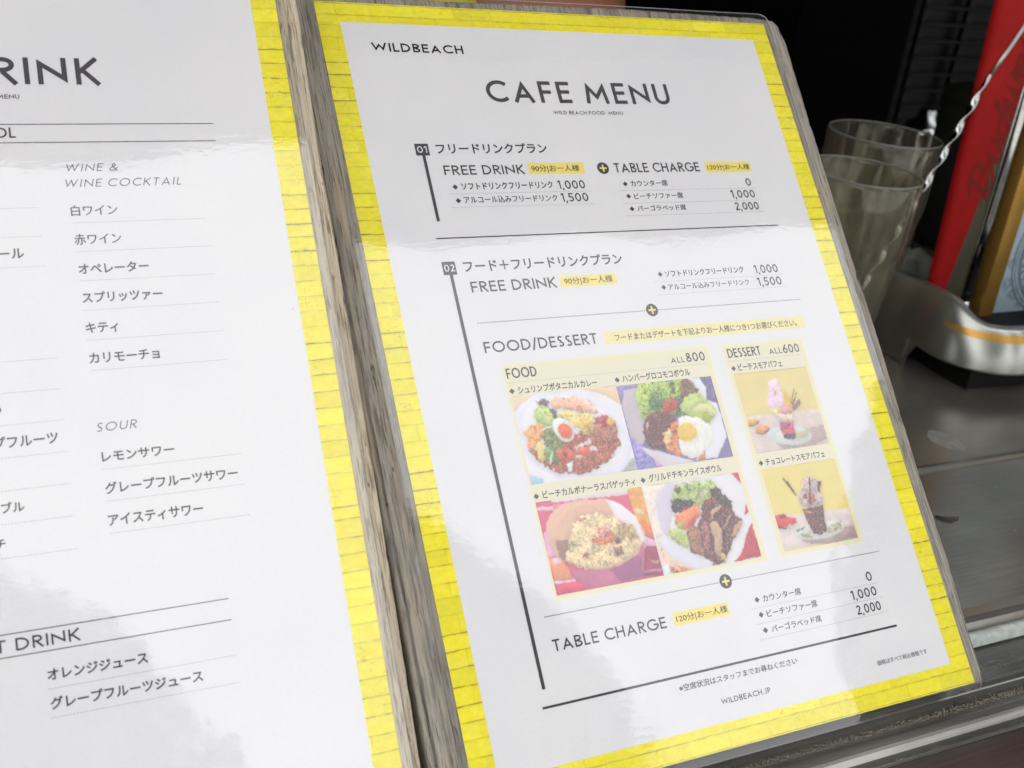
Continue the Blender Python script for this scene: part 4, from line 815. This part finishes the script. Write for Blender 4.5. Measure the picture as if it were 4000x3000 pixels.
struct(extr('sealant_strip', [(-166.8, -228.6)] + roundprof(-168, -174.2, -227.6, 1.9, 6) + [(-175, -230)], M['caulk'], 150, 1000, True, 1))
struct(extr('window_track', [(-166.5, -231), (-176, -231), (-186, -230), (-190, -228), (-195.4, -227.6), (-197, -224.8), (-199, -224.3), (-201.2, -224.6), (-201.8, -224.9), (-204.2, -225.4), (-204.8, -229), (-207.4, -229), (-208, -226)] + roundprof(-208, -219, -226, 2.2, 9)[1:] + [(-219.4, -225.4), (-219.9, -224.2), (-220.3, -224.2), (-220.6, -227.5), (-222.2, -227.5), (-222.5, -225.7), (-223.6, -225.5)], M['steel2'], smooth=False))
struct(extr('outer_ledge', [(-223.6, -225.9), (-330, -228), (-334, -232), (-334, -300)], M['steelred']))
def grains(name, n, yf, zf, size, x0=60, x1=330, m='sand'):
    V = []; F = []
    for _ in range(n):
        x = random.uniform(x0, x1); y, z = yf(x), zf(); r = random.uniform(*size); a = random.uniform(0, 6.28); k = len(V)
        b = [(math.cos(a + j * 2.09) * r * random.uniform(.7, 1.3), math.sin(a + j * 2.09) * r * random.uniform(.7, 1.3)) for j in range(3)]
        V += [(x + p, y + q, z - r * .4) for p, q in b] + [(x + random.uniform(-.3, .3) * r, y, z + r * random.uniform(.5, 1))]; F += [(k, k + 1, k + 3), (k + 1, k + 2, k + 3), (k + 2, k, k + 3)]
    o = wl(name, V, F, M[m], None, False, (x0, -206, -226)); o['kind'] = 'stuff'; return o
grains('sand', 5200, lambda x: random.gauss(-206.2, .75), lambda: random.uniform(-228.6, -225.3), (.10, .30))
grains('sand', 1500, lambda x: random.gauss(-221.4, .5), lambda: random.uniform(-227.4, -225.6), (.08, .24))
grains('grit', 520, lambda x: random.uniform(-195, -186), lambda: -227.9, (.08, .32), 150)
grains('grit', 150, lambda x: random.uniform(-330, -224), lambda: -226.2, (.08, .22), 150)
grains('grit', 60, lambda x: random.uniform(-218, -208), lambda: -224.6, (.08, .3), 150)
grains('grit', 60, lambda x: random.uniform(-150, -10), lambda: -225.9, (.08, .3), 250, 450)
# dried splashes on the counter
def blot(name, cx_, cy_, rx, ry, m, z, seed, label, cat):
    n = 26; V = [(cx_ + rx * math.cos(t * 6.283 / n) * (.93 + .14 * vnoise(np.array([t * .6]), np.array([seed * 1.]), seed)[0]), cy_ + ry * math.sin(t * 6.283 / n) * (.93 + .14 * vnoise(np.array([t * .7]), np.array([seed + 5.]), seed)[0]), z) for t in range(n)]
    V += [((v[0] - cx_) * .72 + cx_, (v[1] - cy_) * .72 + cy_, z + .25) for v in V]
    F = [(i, (i + 1) % n, n + (i + 1) % n, n + i) for i in range(n)] + [tuple(range(n, 2 * n))]
    return tag(wl(name, V, F, m, None, True, (cx_, cy_, z)), label, cat)
blot('dried_splash', 381, -24, 9, 13, plain('dried_milk', (.24, .235, .21), .5, 0, 120, .25), -224.9, 3, 'pale dried splash on the steel counter below the tap tower', 'splash')
pv, pf = tube([(311.5, -88, -225.9), (314, -91.2, -225.6), (318, -93, -225.5), (323, -92.6, -225.7)], [.5, 1.0, 1.1, .6], 8)
tag(wl('crumb', pv, pf, plain('crumb', (.05, .04, .035), .8), None, True, (316, -91, -226)), 'small dark curved crumb lying on the steel counter', 'crumb')
# walls around the opening
def swall(name, *b, m='wall'): v, f = boxv(*b); return struct(wl(name, v, f, M[m], None, False, (b[0], b[2], b[4])))
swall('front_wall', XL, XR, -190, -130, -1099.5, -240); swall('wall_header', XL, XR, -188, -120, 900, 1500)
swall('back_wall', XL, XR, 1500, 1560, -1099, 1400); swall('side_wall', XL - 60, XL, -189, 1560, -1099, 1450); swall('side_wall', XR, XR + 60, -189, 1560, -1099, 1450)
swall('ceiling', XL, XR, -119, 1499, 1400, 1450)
struct(link('ground', [(-60000, -60000, 0), (60000, -60000, 0), (60000, 60000, 0), (-60000, 60000, 0)], [(0, 1, 2, 3)], M['deck']))
aw = thing('hatch_cover', 'painted flat hatch raised over the bar window, outside the top of the photo', 'hatch', W_((250, -190, 1090)))
v, f = boxv(XL, XR, -497, -192, 1075, 1097); wl('panel', v, f, M['cream'], aw)
for x in (-1000, 250, 1500):
    v, f = boxv(x, x + 60, -498, -192, 1097.5, 1130); wl('batten', v, f, M['cream'], aw)

# ------------------------------------------------------------------ unseen trees added to block sky (their dark shapes mirror in the film)
M['bark'] = plain('bark', (.10, .08, .06), .9, 0, 20, .4); 
k_ = NT('leaves'); M['leaf'] = k_.bsdf(k_.ramp(k_.noise(k_.coord(), 2.5, 3), [(.3, (.02, .045, .012)), (.7, (.06, .11, .03))]), .6)
def occluder_tree(label, az_, dist, rad, z0, z1, n, shape, leaf=.22):
    a = math.radians(az_); bx, by = math.sin(a) * dist * 1000, -math.cos(a) * dist * 1000
    t = thing('occluder_tree', label, 'occluder_tree', (bx * MM, by * MM, 0), 'unseen trees added to block sky in the menu film')
    zz = lambda m_: m_ * 1000 - 1100
    r0 = rad * 110
    v, f = tube([(bx, by, -1100), (bx + 60, by + 30, zz(z0 * .6)), (bx - 40, by, zz((z0 + z1) / 2)), (bx, by, zz(z1 * .97))], [r0, r0 * .8, r0 * .45, 20], 10)
    wl('trunk', v, f, M['bark'], t, True)
    for k in range(9):
        lm = MB()
        h = zz(z0 + (z1 - z0) * random.uniform(.05, .8)); q = random.uniform(0, 6.28); L = rad * 1000 * .75
        lm.add(*tube([(bx, by, h), (bx + math.cos(q) * L * .5, by + math.sin(q) * L * .5, h + L * .25), (bx + math.cos(q) * L, by + math.sin(q) * L, h + L * .4)], [r0 * .35, r0 * .2, 15], 6))
        wl('limb', lm.v, lm.f, M['bark'], t, True)
    V = []; F = []
    for _ in range(n):
        u = random.random(); h = z0 + (z1 - z0) * u; rr = rad * shape(u) * random.random() ** .3; q = random.uniform(0, 6.28)
        p = Vector((bx / 1000 + math.cos(q) * rr, by / 1000 + math.sin(q) * rr, h + random.uniform(-.2, .2))); d = Vector((random.gauss(0, 1), random.gauss(0, 1), random.gauss(0, .6))).normalized(); e = d.cross(Vector((random.gauss(0, 1), random.gauss(0, 1), random.gauss(0, 1)))).normalized()
        L = leaf * random.uniform(.6, 1.3); b = len(V)
        V += [tuple(1000 * x for x in q_) for q_ in (p - e * L * .35, p + d * L * .5 + e * 0, p + e * L * .35 + d * L * .1, p - d * L * .5)]; F.append((b, b + 3, b + 2, b + 1))
    V = [(a_, b_, c_ - 1100) for a_, b_, c_ in V]
    wl('crown', V, F, M['leaf'], t)
occluder_tree('unseen tall narrow evergreen added to block mirrored sky, the darkest and tallest tree facing the bar', 28.3, 9, 1.42, 1.5, 12.4, 20000, lambda u: (min(1, u * 6) * (1 - u ** 3) ** .6), .16)
occluder_tree('unseen broad rounded tree standing left of the tall evergreen', -12.5, 10, 3.7, 2, 11.3, 22000, lambda u: math.sqrt(max(0, 1 - (2 * u - .85) ** 2 / 1.4)), .2)
occluder_tree('unseen lower spreading tree standing right of the tall evergreen', 62, 11, 3.4, 1.8, 8.8, 20000, lambda u: math.sqrt(max(0, 1 - (2 * u - 1) ** 2)), .2)

# ------------------------------------------------------------------ drinks tap tower
M.update(silver=plain('satin_silver_paint', (.36, .365, .335), .29, .88, 2500, .04), gold=plain('gold_trim', (.48, .27, .06), .32, .7, 900, .08), red=plain('glossy_red_panel', (.25, .006, .006), .5, 0, 40, .1, Specular_IOR_Level=.08),
         redink=plain('dark_red_lettering', (.15, .016, .014), .7, Specular_IOR_Level=.05), olive=plain('olive_grey_frame', (.06, .058, .033), .4, .2, 60, .12), chrome=plain('chrome', (.40, .405, .41), .12, 1.), label=plain('pale_blue_label', (.34, .42, .48), .4, 0, 150, .06),
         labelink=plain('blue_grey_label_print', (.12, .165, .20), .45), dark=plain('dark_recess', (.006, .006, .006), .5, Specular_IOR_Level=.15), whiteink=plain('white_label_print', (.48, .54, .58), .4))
tw = thing('tap_tower', 'silver based drinks tap tower with red lettered side and pale blue label', 'tap tower', W_((585, 90, -225)))
def rr_path(x0, x1, y0, y1, r, n=14):
    """front-left quarter onward: from the rear left, round the front, to the rear right; returns (x, y, nx, ny)"""
    P = [(x0, y1 - (y1 - y0 - r) * i / 10, -1, 0) for i in range(11)]
    P += [(x0 + r - r * math.cos(a), y0 + r - r * math.sin(a), -math.cos(a), -math.sin(a)) for a in [math.pi / 2 * i / n for i in range(1, n + 1)]]
    P += [(x0 + r + (x1 - x0 - 2 * r) * i / 12, y0, 0, -1) for i in range(1, 12)]
    P += [(x1 - r + r * math.sin(a), y0 + r - r * math.cos(a), math.sin(a), -math.cos(a)) for a in [math.pi / 2 * i / n for i in range(0, n + 1)]]
    P += [(x1, y0 + r + (y1 - y0 - r) * i / 10, 1, 0) for i in range(1, 11)]
    return P
PB = rr_path(435, 735, 13.5, 150, 44)
def sm(a, b, x): t = max(0, min(1, (x - a) / (b - a))); return t * t * (3 - 2 * t)
def ztop(p): return -181.5 + 11 * sm(22, 62, p[1]) - 2 * sm(75, 120, p[1])
def zbot(p): return -209.5 + 1.5 * sm(40, 75, p[1]) if p[1] < 74.5 else -225
V = []; F = []
for p in PB:
    zt, zb = ztop(p), zbot(p); x, y, nx, ny = p
    for off, z in ((-3, zb + .6), (0, zb), (0, zb + 1.5), (-2.0, zb + (zt - zb) * .4), (-5.2, zb + (zt - zb) * .75), (-8.2, zt - 2.2), (-9.4, zt - .4), (-11, zt), (-17.5, zt - 1.0), (-18.6, zt - 2.4), (-19, zt - 24)):
        V.append((x + nx * off, y + ny * off, z))
n = 11
for i in range(len(PB) - 1):
    for k in range(n - 1): F.append((i * n + k, i * n + k + 1, (i + 1) * n + k + 1, (i + 1) * n + k))
wl('base_shroud', V, F, M['silver'], tw, True)
# the vertical front edge of the foot, closing the shroud's thickness
V = []; F = []
st = [p for p in PB if p[0] < 470 and p[1] > 38]
V = [(434.9, 74.6, -225), (434.9, 74.6, -207), (439, 74.6, -207), (439, 74.6, -225)]; wl('foot_edge', V, [(0, 1, 2, 3)], M['silver'], tw)
v, f = boxv(450, 720, 30, 150, -224.9, -207.2); wl('under_shade_block', v, f, M['dark'], tw)  # black block added for the shade and dark reflection under the base
v, f = boxv(456, 714, 30, 140, -207, -202); wl('base_floor', v, f, M['dark'], tw)
V = []; F = []
gp = [p for p in PB if p[1] < 56]
def wall_off(p, z):
    zt, zb = ztop(p), zbot(p); kz = [zb + 1.5, zb + (zt - zb) * .4, zb + (zt - zb) * .75, zt - 2.2, zt]; return float(np.interp(z, kz, [0, -2, -5.2, -8.2, -11]))
for p in gp:
    x, y, nx, ny = p; up_ = 1.2 * sm(30, 56, y)
    for z in (-189.4 + up_ + .9 * sm(30, 56, y), -187.1 + up_, -184.9 + up_ - .9 * sm(30, 56, y)):
        off = wall_off(p, z) + .35; V.append((x + nx * off, y + ny * off, z))
for i in range(len(gp) - 1): F += [(3 * i, 3 * i + 1, 3 * i + 4, 3 * i + 3), (3 * i + 1, 3 * i + 2, 3 * i + 5, 3 * i + 4)]
wl('gold_stripe', V, F, M['gold'], tw, True)
def tbox(name, m, *b, bw=.8):
    v, f = boxv(*b); return bevel(wl(name, v, f, M[m], tw), bw) if bw else wl(name, v, f, M[m], tw)
tbox('column', 'dark', 506, 664, 101, 122, -206, 220)
tbox('side_frame', 'olive', 466, 491.2, 90, 93, -206, 220); tbox('side_frame', 'olive', 679, 705, 90, 93, -206, 220)
tbox('chrome_trim', 'chrome', 490.6, 491.7, 89.2, 92, -206, 219.5, bw=.2); tbox('chrome_trim', 'chrome', 678.4, 679.4, 89.2, 92, -206, 219.5, bw=.2)
tbox('gold_strip', 'gold', 511, 524.5, 88, 100, -205.9, 219, bw=1.2); tbox('gold_strip', 'gold', 645.5, 659, 88, 100, -205.9, 219, bw=1.2)
lab = tbox('label_panel', 'label', 525, 645, 91.5, 100, -205.8, 218, bw=.5)
for x in (501.3, 668.7):
    v, f = tube([(x, 95, -204), (x, 95, -192)], 4.2, 16); fer = wl('ferrule', v, f, M['chrome'], tw, True)
    v, f = tube([(x, 95, -192), (x, 95, -190), (x, 95, -188), (x, 95, -184.5)], [3.4, 2.6, 2.6, 3.6], 16); wl('rod_neck', v, f, M['dark'], tw, True)
    v, f = tube([(x, 95, -184.5), (x, 95, -183), (x, 95, -60), (x, 95, 215)], [3.0, 4.0, 4.0, 4.0], 16); wl('chrome_rod', v, f, M['chrome'], tw, True)
# red wing panel, wider towards the top
def zr(z): return 459.5 - .055 * (z + 178), min(490.3, 472 + .129 * (z + 180))
V = []; F = []; zs = [-184 + i * 12 for i in range(34)]
for z in zs:
    a, b = zr(z)
    for x, y in ((a, 93.5), (a, 91.6), (a + 1.2, 89.4), (a + 4, 88.4), (b - 1.2, 87.4), (b, 88.2), (b, 93.5)): V.append((x, y, z))
for i in range(len(zs) - 1):
    for k in range(6): F.append((i * 7 + k, i * 7 + k + 1, (i + 1) * 7 + k + 1, (i + 1) * 7 + k))
redp = wl('red_side_panel', V, F, M['red'], tw, True)
# script lettering running up the red panel
def script():
    A = arc
    L = [
     ('B', 1.0, [[(.22, -.02), (.30, .5), (.38, 1.0)], [(.05, .82)] + A(.42, .78, .36, .24, 120, -70, 12) + [(.36, .54)] + A(.48, .26, .34, .28, 80, -150, 14)]),
     ('u', .62, [[(.0, .3), (.12, .52), (.12, .2)] + A(.26, .16, .15, .15, 180, 340, 8) + [(.46, .52), (.46, .14), (.56, .02), (.66, .2)]]),
     ('d', .66, [A(.24, .24, .21, .24, 40, 330, 14), [(.62, 1.0), (.48, .5), (.46, .1), (.56, .0), (.68, .2)]]),
     ('w', .80, [[(.0, .3), (.12, .52), (.12, .18)] + A(.24, .14, .12, .14, 190, 340, 7) + [(.40, .5), (.42, .16)] + A(.54, .14, .12, .14, 190, 350, 7) + [(.72, .56), (.84, .5)]]),
     ('e', .52, [[(.02, .2), (.3, .3)] + A(.26, .36, .13, .18, -10, 200, 10) + A(.27, .2, .2, .2, 160, 330, 8)]),
     ('i', .32, [[(.02, .3), (.14, .52), (.14, .12), (.22, .0), (.34, .18)], [(.19, .74), (.22, .84)]]),
     ('s', .42, [[(.0, .18), (.22, .58), (.26, .34), (.30, .1), (.18, .0), (.06, .06)]]),
     ('e', .52, [[(.02, .2), (.3, .3)] + A(.26, .36, .13, .18, -10, 200, 10) + A(.27, .2, .2, .2, 160, 330, 8)]),
     ('r', .5, [[(.02, .2), (.1, .58), (.3, .5), (.28, .12), (.4, .0), (.56, .3)]]),
    ]
    V = []; F = []; x = 0; k = 0
    for ch, w, st in L:
        for s_ in st:
            v, f = stroke(s_, .15); n_ = len(V); k += 1
            V += [(a + x + .28 * b, b, k * .004) for a, b in v]; F += [tuple(i + n_ for i in q) for q in f]
        x += w * .92
    return V, F
v, f = script(); h = 19.
V = []
for a, b, c in v:
    x, z = 484.5 - b * h + .05 * a * h, -122 + a * h * 1.55; l_, r_ = zr(z); l_ += 4; r_ -= 1.2
    V.append((x, 88.4 - max(0, min(1, (x - l_) / (r_ - l_))) - .12 - c * .6, z))
wl('script_lettering', V, [q[::-1] for q in f], M['redink'], tw)
# round emblem and geometric ornament on the label
def ring(cx_, cz_, r0, r1, y, n=64): 
    V = []; 
    for i in range(n): a = 6.28318 * i / n; V += [(cx_ + r0 * math.cos(a), y, cz_ + r0 * math.sin(a)), (cx_ + r1 * math.cos(a), y, cz_ + r1 * math.sin(a))]
    return V, [(2 * i, 2 * i + 1, 2 * ((i + 1) % n) + 1, 2 * ((i + 1) % n)) for i in range(n)]
ex, ez = 580, -158
mb = MB().add(*ring(ex, ez, 46.2, 47.6, 91.1)).add(*ring(ex, ez, 43.6, 44.4, 91.1)).add(*ring(ex, ez, 27, 41.5, 91.1)); wl('emblem', mb.v, mb.f, M['labelink'], tw)
def ringtext(txt, r, h_, a0, step, y, m):
    V = []; F = []
    for i, ch in enumerate(txt):
        a = math.radians(a0 + i * step); g = glyph(ch, .2)
        for s_ in g[1]:
            v, f = stroke(s_, .2); n_ = len(V)
            for q in v:
                lx, ly = (q[0] - g[0] / 2) * h_ * .8, (q[1] - .5) * h_
                V.append((ex + math.cos(a) * (r - ly) - math.sin(a) * lx, y - .01 * i, ez + math.sin(a) * (r - ly) + math.cos(a) * lx))
            F += [tuple(j + n_ for j in q) for q in f]
    wl('emblem_lettering', V, F, M[m], tw)
ringtext('AFRICA', 36, 6.4, 172, 8.6, 90.7, 'whiteink')
orn = MB()
for (ox, oz, sc, an) in ((534, -180, 5, .3), (543, -188, 5, 1.1), (532, -165, 4, .8), (552, -195, 4, .2), (531, -112, 4.5, .5), (536, -98, 5, 1.2), (530, -80, 5, .4), (540, -66, 4, .9), (533, -50, 5, .2)):
    for k in range(3):
        a0 = an + k * 2.094
        for s_ in range(3):
            r1, r2 = sc * (.5 + .35 * s_), sc * (.62 + .35 * s_); n_ = len(orn.v)
            orn.v += [(ox + r1 * math.cos(a0), 91.2, oz + r1 * math.sin(a0)), (ox + r2 * math.cos(a0), 91.2, oz + r2 * math.sin(a0)), (ox + r2 * math.cos(a0 + 1.9), 91.2, oz + r2 * math.sin(a0 + 1.9)), (ox + r1 * math.cos(a0 + 1.9), 91.2, oz + r1 * math.sin(a0 + 1.9))]
            orn.f.append((n_, n_ + 1, n_ + 2, n_ + 3))
wl('ornament', orn.v, orn.f, M['labelink'], tw)['kind'] = 'stuff'
# ------------------------------------------------------------------ tumblers
M['glass'] = glass_mat('clear_plastic_tumbler')
def tumbler(label, x, y, H, D, facets=9):
    z0 = -224.9; t = thing('tumbler', label, 'tumbler', W_((x, y, z0)), 'tumblers on the counter')
    R = D / 2; prof = [(0, 0), (.66 * R, 0), (.70 * R, .02 * H), (.72 * R, .06 * H), (.79 * R, .25 * H), (.88 * R, .5 * H), (.93 * R, .62 * H), (.955 * R, .66 * H), (.965 * R, .72 * H), (.985 * R, .88 * H), (.998 * R, .985 * H), (.99 * R, H), (.955 * R, H), (.945 * R, .985 * H), (.93 * R, .88 * H), (.91 * R, .70 * H), (.83 * R, .5 * H), (.73 * R, .25 * H), (.64 * R, .09 * H), (.3 * R, .075 * H), (0, .075 * H)]
    n = 72; V = []; F = []
    for j, (r, z) in enumerate(prof):
        for k in range(n):
            a = 2 * math.pi * k / n; q = 1.
            if 3 <= j <= 6:                                    # flat facets on the outside of the lower body
                seg_ = 2 * math.pi / facets; b = (a % seg_) - seg_ / 2; q = 1 - (1 - math.cos(seg_ / 2) / math.cos(b)) * (1.0 if j < 6 else .6)
            V.append((x + r * q * math.cos(a), y + r * q * math.sin(a), z0 + z))
    for j in range(len(prof) - 1):
        for k in range(n): F.append((j * n + k, j * n + (k + 1) % n, (j + 1) * n + (k + 1) % n, (j + 1) * n + k))
    o = wl('glass_body', V, F, M['glass'], t, True)
    bm = bmesh.new(); bm.from_mesh(o.data); bmesh.ops.remove_doubles(bm, verts=bm.verts[:], dist=1e-7); bmesh.ops.recalc_face_normals(bm, faces=bm.faces[:]); bm.to_mesh(o.data); bm.free()
    R2 = .975 * R; rv = []; rf = []
    for k in range(72):
        a = 2 * math.pi * k / 72
        for q in range(8): b = 2 * math.pi * q / 8; rv.append((x + (R2 + .55 * math.cos(b)) * math.cos(a), y + (R2 + .55 * math.cos(b)) * math.sin(a), z0 + H + .35 + .55 * math.sin(b)))
    for k in range(72):
        for q in range(8): rf.append((k * 8 + q, ((k + 1) % 72) * 8 + q, ((k + 1) % 72) * 8 + (q + 1) % 8, k * 8 + (q + 1) % 8))
    wl('rim', rv, rf, M['rim'], t, True)
    return t
M['rim'] = plain('rim_light_line', (.20, .20, .18), .15)  # grey ring colour stands in for the light line along the rim
tumbler('clear facetted tumbler with the twisted bar spoon standing in it', 368, 82, 130, 73)
tumbler('empty clear facetted tumbler behind the one holding the bar spoon', 427, 132, 140, 75)
# ------------------------------------------------------------------ bar spoon
sp = thing('bar_spoon', 'long twisted chrome bar spoon leaning in the front tumbler', 'spoon', W_((368, 80, -214)))
a, b = Vector((372, 83, -211)), Vector((457, 88, -36)); L = (b - a).length; d = (b - a).normalized(); u = d.cross(Vector((0, 1, 0))).normalized(); w = d.cross(u)
V = []; F = []; N = 260; n = 12
for i in range(N + 1):
    s_ = i / N; p = a + (b - a) * s_ + Vector((0, 0, 0)) + u * (-2.5 * math.sin(s_ * math.pi)); th = s_ * L / 36 * 2 * math.pi; env = min(1, s_ * 12, (1 - s_) * 12)
    ra, rb = 1.3 + 1.15 * env, 1.3 - .45 * env
    for k in range(n):
        t = 2 * math.pi * k / n; x, y = ra * math.cos(t), rb * math.sin(t)
        V.append(tuple(p + u * (x * math.cos(th) - y * math.sin(th)) + w * (x * math.sin(th) + y * math.cos(th))))
for i in range(N):
    for k in range(n): F.append((i * n + k, i * n + (k + 1) % n, (i + 1) * n + (k + 1) % n, (i + 1) * n + k))
wl('twisted_stem', V, F, M['chrome'], sp, True)
v, f = tube([(457, 88, -36), (466, 88, -21), (474, 88, -6), (490, 88, 24), (520, 88, 80)], [1.6, 1.6, 1.6, 1.5, 1.4], 12); wl('handle', v, f, plain('dull_steel_rod', (.35, .36, .33), .3, 1.), sp, True)
V = []; F = []
for i in range(7):
    for k in range(12):
        t = 2 * math.pi * k / 12; r = [0, 4, 7.2, 8.5, 7.6, 4.6, .4][i]; V.append((366 + r * math.cos(t) * .9, 82 + r * math.sin(t), -214 + 0.9 * i - 2.0 * (1 - abs(i - 3) / 3)))
for i in range(6):
    for k in range(12): F.append((i * 12 + k, i * 12 + (k + 1) % 12, (i + 1) * 12 + (k + 1) % 12, (i + 1) * 12 + k))
wl('spoon_bowl', V, F, M['chrome'], sp, True)
# ------------------------------------------------------------------ things in the dark of the bar
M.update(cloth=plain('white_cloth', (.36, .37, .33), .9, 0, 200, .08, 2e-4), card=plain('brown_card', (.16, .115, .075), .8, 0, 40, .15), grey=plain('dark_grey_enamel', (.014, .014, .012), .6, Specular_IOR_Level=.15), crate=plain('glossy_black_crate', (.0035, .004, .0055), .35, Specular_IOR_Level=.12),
         skin=plain('skin_tan', (.30, .115, .065), .5), lemon=plain('lemon_peel', (.55, .54, .02), .5, 0, 400, .1, 2e-4), shelf=plain('dull_shelf_steel', (.42, .41, .28), .6, .6))
bx_ = thing('carton', 'low brown cardboard carton seen through the front tumbler', 'carton', W_((520, 260, -225)))
v, f = boxv(470, 575, 225, 300, -224.9, -182); bevel(wl('carton_body', v, f, M['card'], bx_), 1.2)
v, f = boxv(469, 576, 255, 268, -181.9, -181.5); wl('tape', v, f, M['caulk'], bx_)
# crumpled cloth
V = []; F = []; N = 26
for j in range(N + 1):
    for i in range(N + 1):
        x = 536 + 52 * i / N; y = 190 + 46 * j / N; e = min(i, N - i, j, N - j) / (N / 2)
        z = -224.8 + 34 * e ** .7 * (.55 + .8 * float(vnoise(np.array([i * .22]), np.array([j * .22]), 3)[0])); V.append((x, y, z))
for j in range(N):
    for i in range(N): F.append((j * (N + 1) + i, j * (N + 1) + i + 1, (j + 1) * (N + 1) + i + 1, (j + 1) * (N + 1) + i))
tag(wl('cloth', V, F, M['cloth'], None, True, (560, 215, -225)), 'crumpled white cloth between the rear tumbler and the tap tower', 'cloth')
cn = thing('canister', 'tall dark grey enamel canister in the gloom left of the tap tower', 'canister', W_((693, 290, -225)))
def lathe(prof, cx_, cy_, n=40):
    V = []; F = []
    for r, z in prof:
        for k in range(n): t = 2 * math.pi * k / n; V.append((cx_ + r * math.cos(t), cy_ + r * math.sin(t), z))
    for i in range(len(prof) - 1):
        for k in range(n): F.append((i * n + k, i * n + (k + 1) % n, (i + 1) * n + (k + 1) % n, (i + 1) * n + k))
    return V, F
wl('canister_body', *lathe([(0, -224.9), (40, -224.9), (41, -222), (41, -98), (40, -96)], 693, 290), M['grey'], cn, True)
wl('lid', *lathe([(42, -99), (42.6, -94), (41, -90), (30, -86), (8, -84), (7, -76), (0, -75)], 693, 290), M['grey'], cn, True)
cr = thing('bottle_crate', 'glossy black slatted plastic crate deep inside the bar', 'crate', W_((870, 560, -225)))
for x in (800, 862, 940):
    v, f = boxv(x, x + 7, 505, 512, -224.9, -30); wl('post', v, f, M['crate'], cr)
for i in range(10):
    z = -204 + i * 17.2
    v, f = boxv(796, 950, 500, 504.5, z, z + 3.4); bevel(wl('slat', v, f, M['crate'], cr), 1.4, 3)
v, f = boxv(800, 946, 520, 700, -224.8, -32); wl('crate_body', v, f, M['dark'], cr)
sh = thing('shelf', 'dull metal shelf edge across the top right of the dark interior', 'shelf', W_((950, 640, -60)))
v, f = boxv(850, 1250, 610, 760, -62, -40); bevel(wl('shelf_board', v, f, M['shelf'], sh), 2)
for x in (880, 1220):
    v, f = boxv(x, x + 12, 720, 750, -224.9, -62.2); wl('shelf_leg', v, f, M['shelf'], sh)
wl_ = lathe([(0, -224.9), (45, -224.9), (50, -215), (70, -120), (76, -60), (72, -30), (60, -22), (0, -16)], 250, 330, 48)
tag(wl('forearm_stand_in', *wl_, M['skin'], None, True, (250, 330, -225)), 'rounded tan pot standing in for a forearm just above the top edge of the right menu', 'pot')  # pot made up in place of a forearm
V, F = lathe([(0, -120), (12, -112), (26, -95), (34, -70), (34, -50), (24, -30), (8, -18), (0, -16)], 172, 300, 32)
crt = thing('fruit_stand', 'dark stand holding a lemon behind the right menu', 'stand', W_((172, 300, -225)))
wl('stand_stem', *lathe([(0, -224.9), (40, -224.9), (38, -218), (9, -212), (8, -128), (30, -121), (32, -117), (0, -118.5)], 172, 300), M['black'], crt, True)
tag(wl('lemon', V, F, M['lemon'], None, True, (172, 300, -120)), 'bright yellow lemon peeping over the top edge of the right menu', 'lemon')
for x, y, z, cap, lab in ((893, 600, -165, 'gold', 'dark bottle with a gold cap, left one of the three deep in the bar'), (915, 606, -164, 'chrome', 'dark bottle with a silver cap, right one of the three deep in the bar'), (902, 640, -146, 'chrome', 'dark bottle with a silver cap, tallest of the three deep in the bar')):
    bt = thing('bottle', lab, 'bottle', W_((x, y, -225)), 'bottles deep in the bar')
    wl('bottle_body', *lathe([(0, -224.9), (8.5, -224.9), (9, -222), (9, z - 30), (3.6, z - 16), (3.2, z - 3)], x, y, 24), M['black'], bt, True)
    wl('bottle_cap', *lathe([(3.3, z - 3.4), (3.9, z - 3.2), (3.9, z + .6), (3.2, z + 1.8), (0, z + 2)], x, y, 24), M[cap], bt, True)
gl = thing('steel_shaker', 'small polished steel shaker glinting beside the black crate', 'shaker', W_((800, 455, -225)))
wl('shaker_body', *lathe([(0, -224.9), (16, -224.9), (18, -220), (22, -168), (22, -165)], 792, 455, 32), M['chrome'], gl, True)
wl('shaker_cap', *lathe([(22.3, -165), (20, -158), (11, -152), (10, -143), (8, -141), (0, -141)], 792, 455, 32), M['chrome'], gl, True)
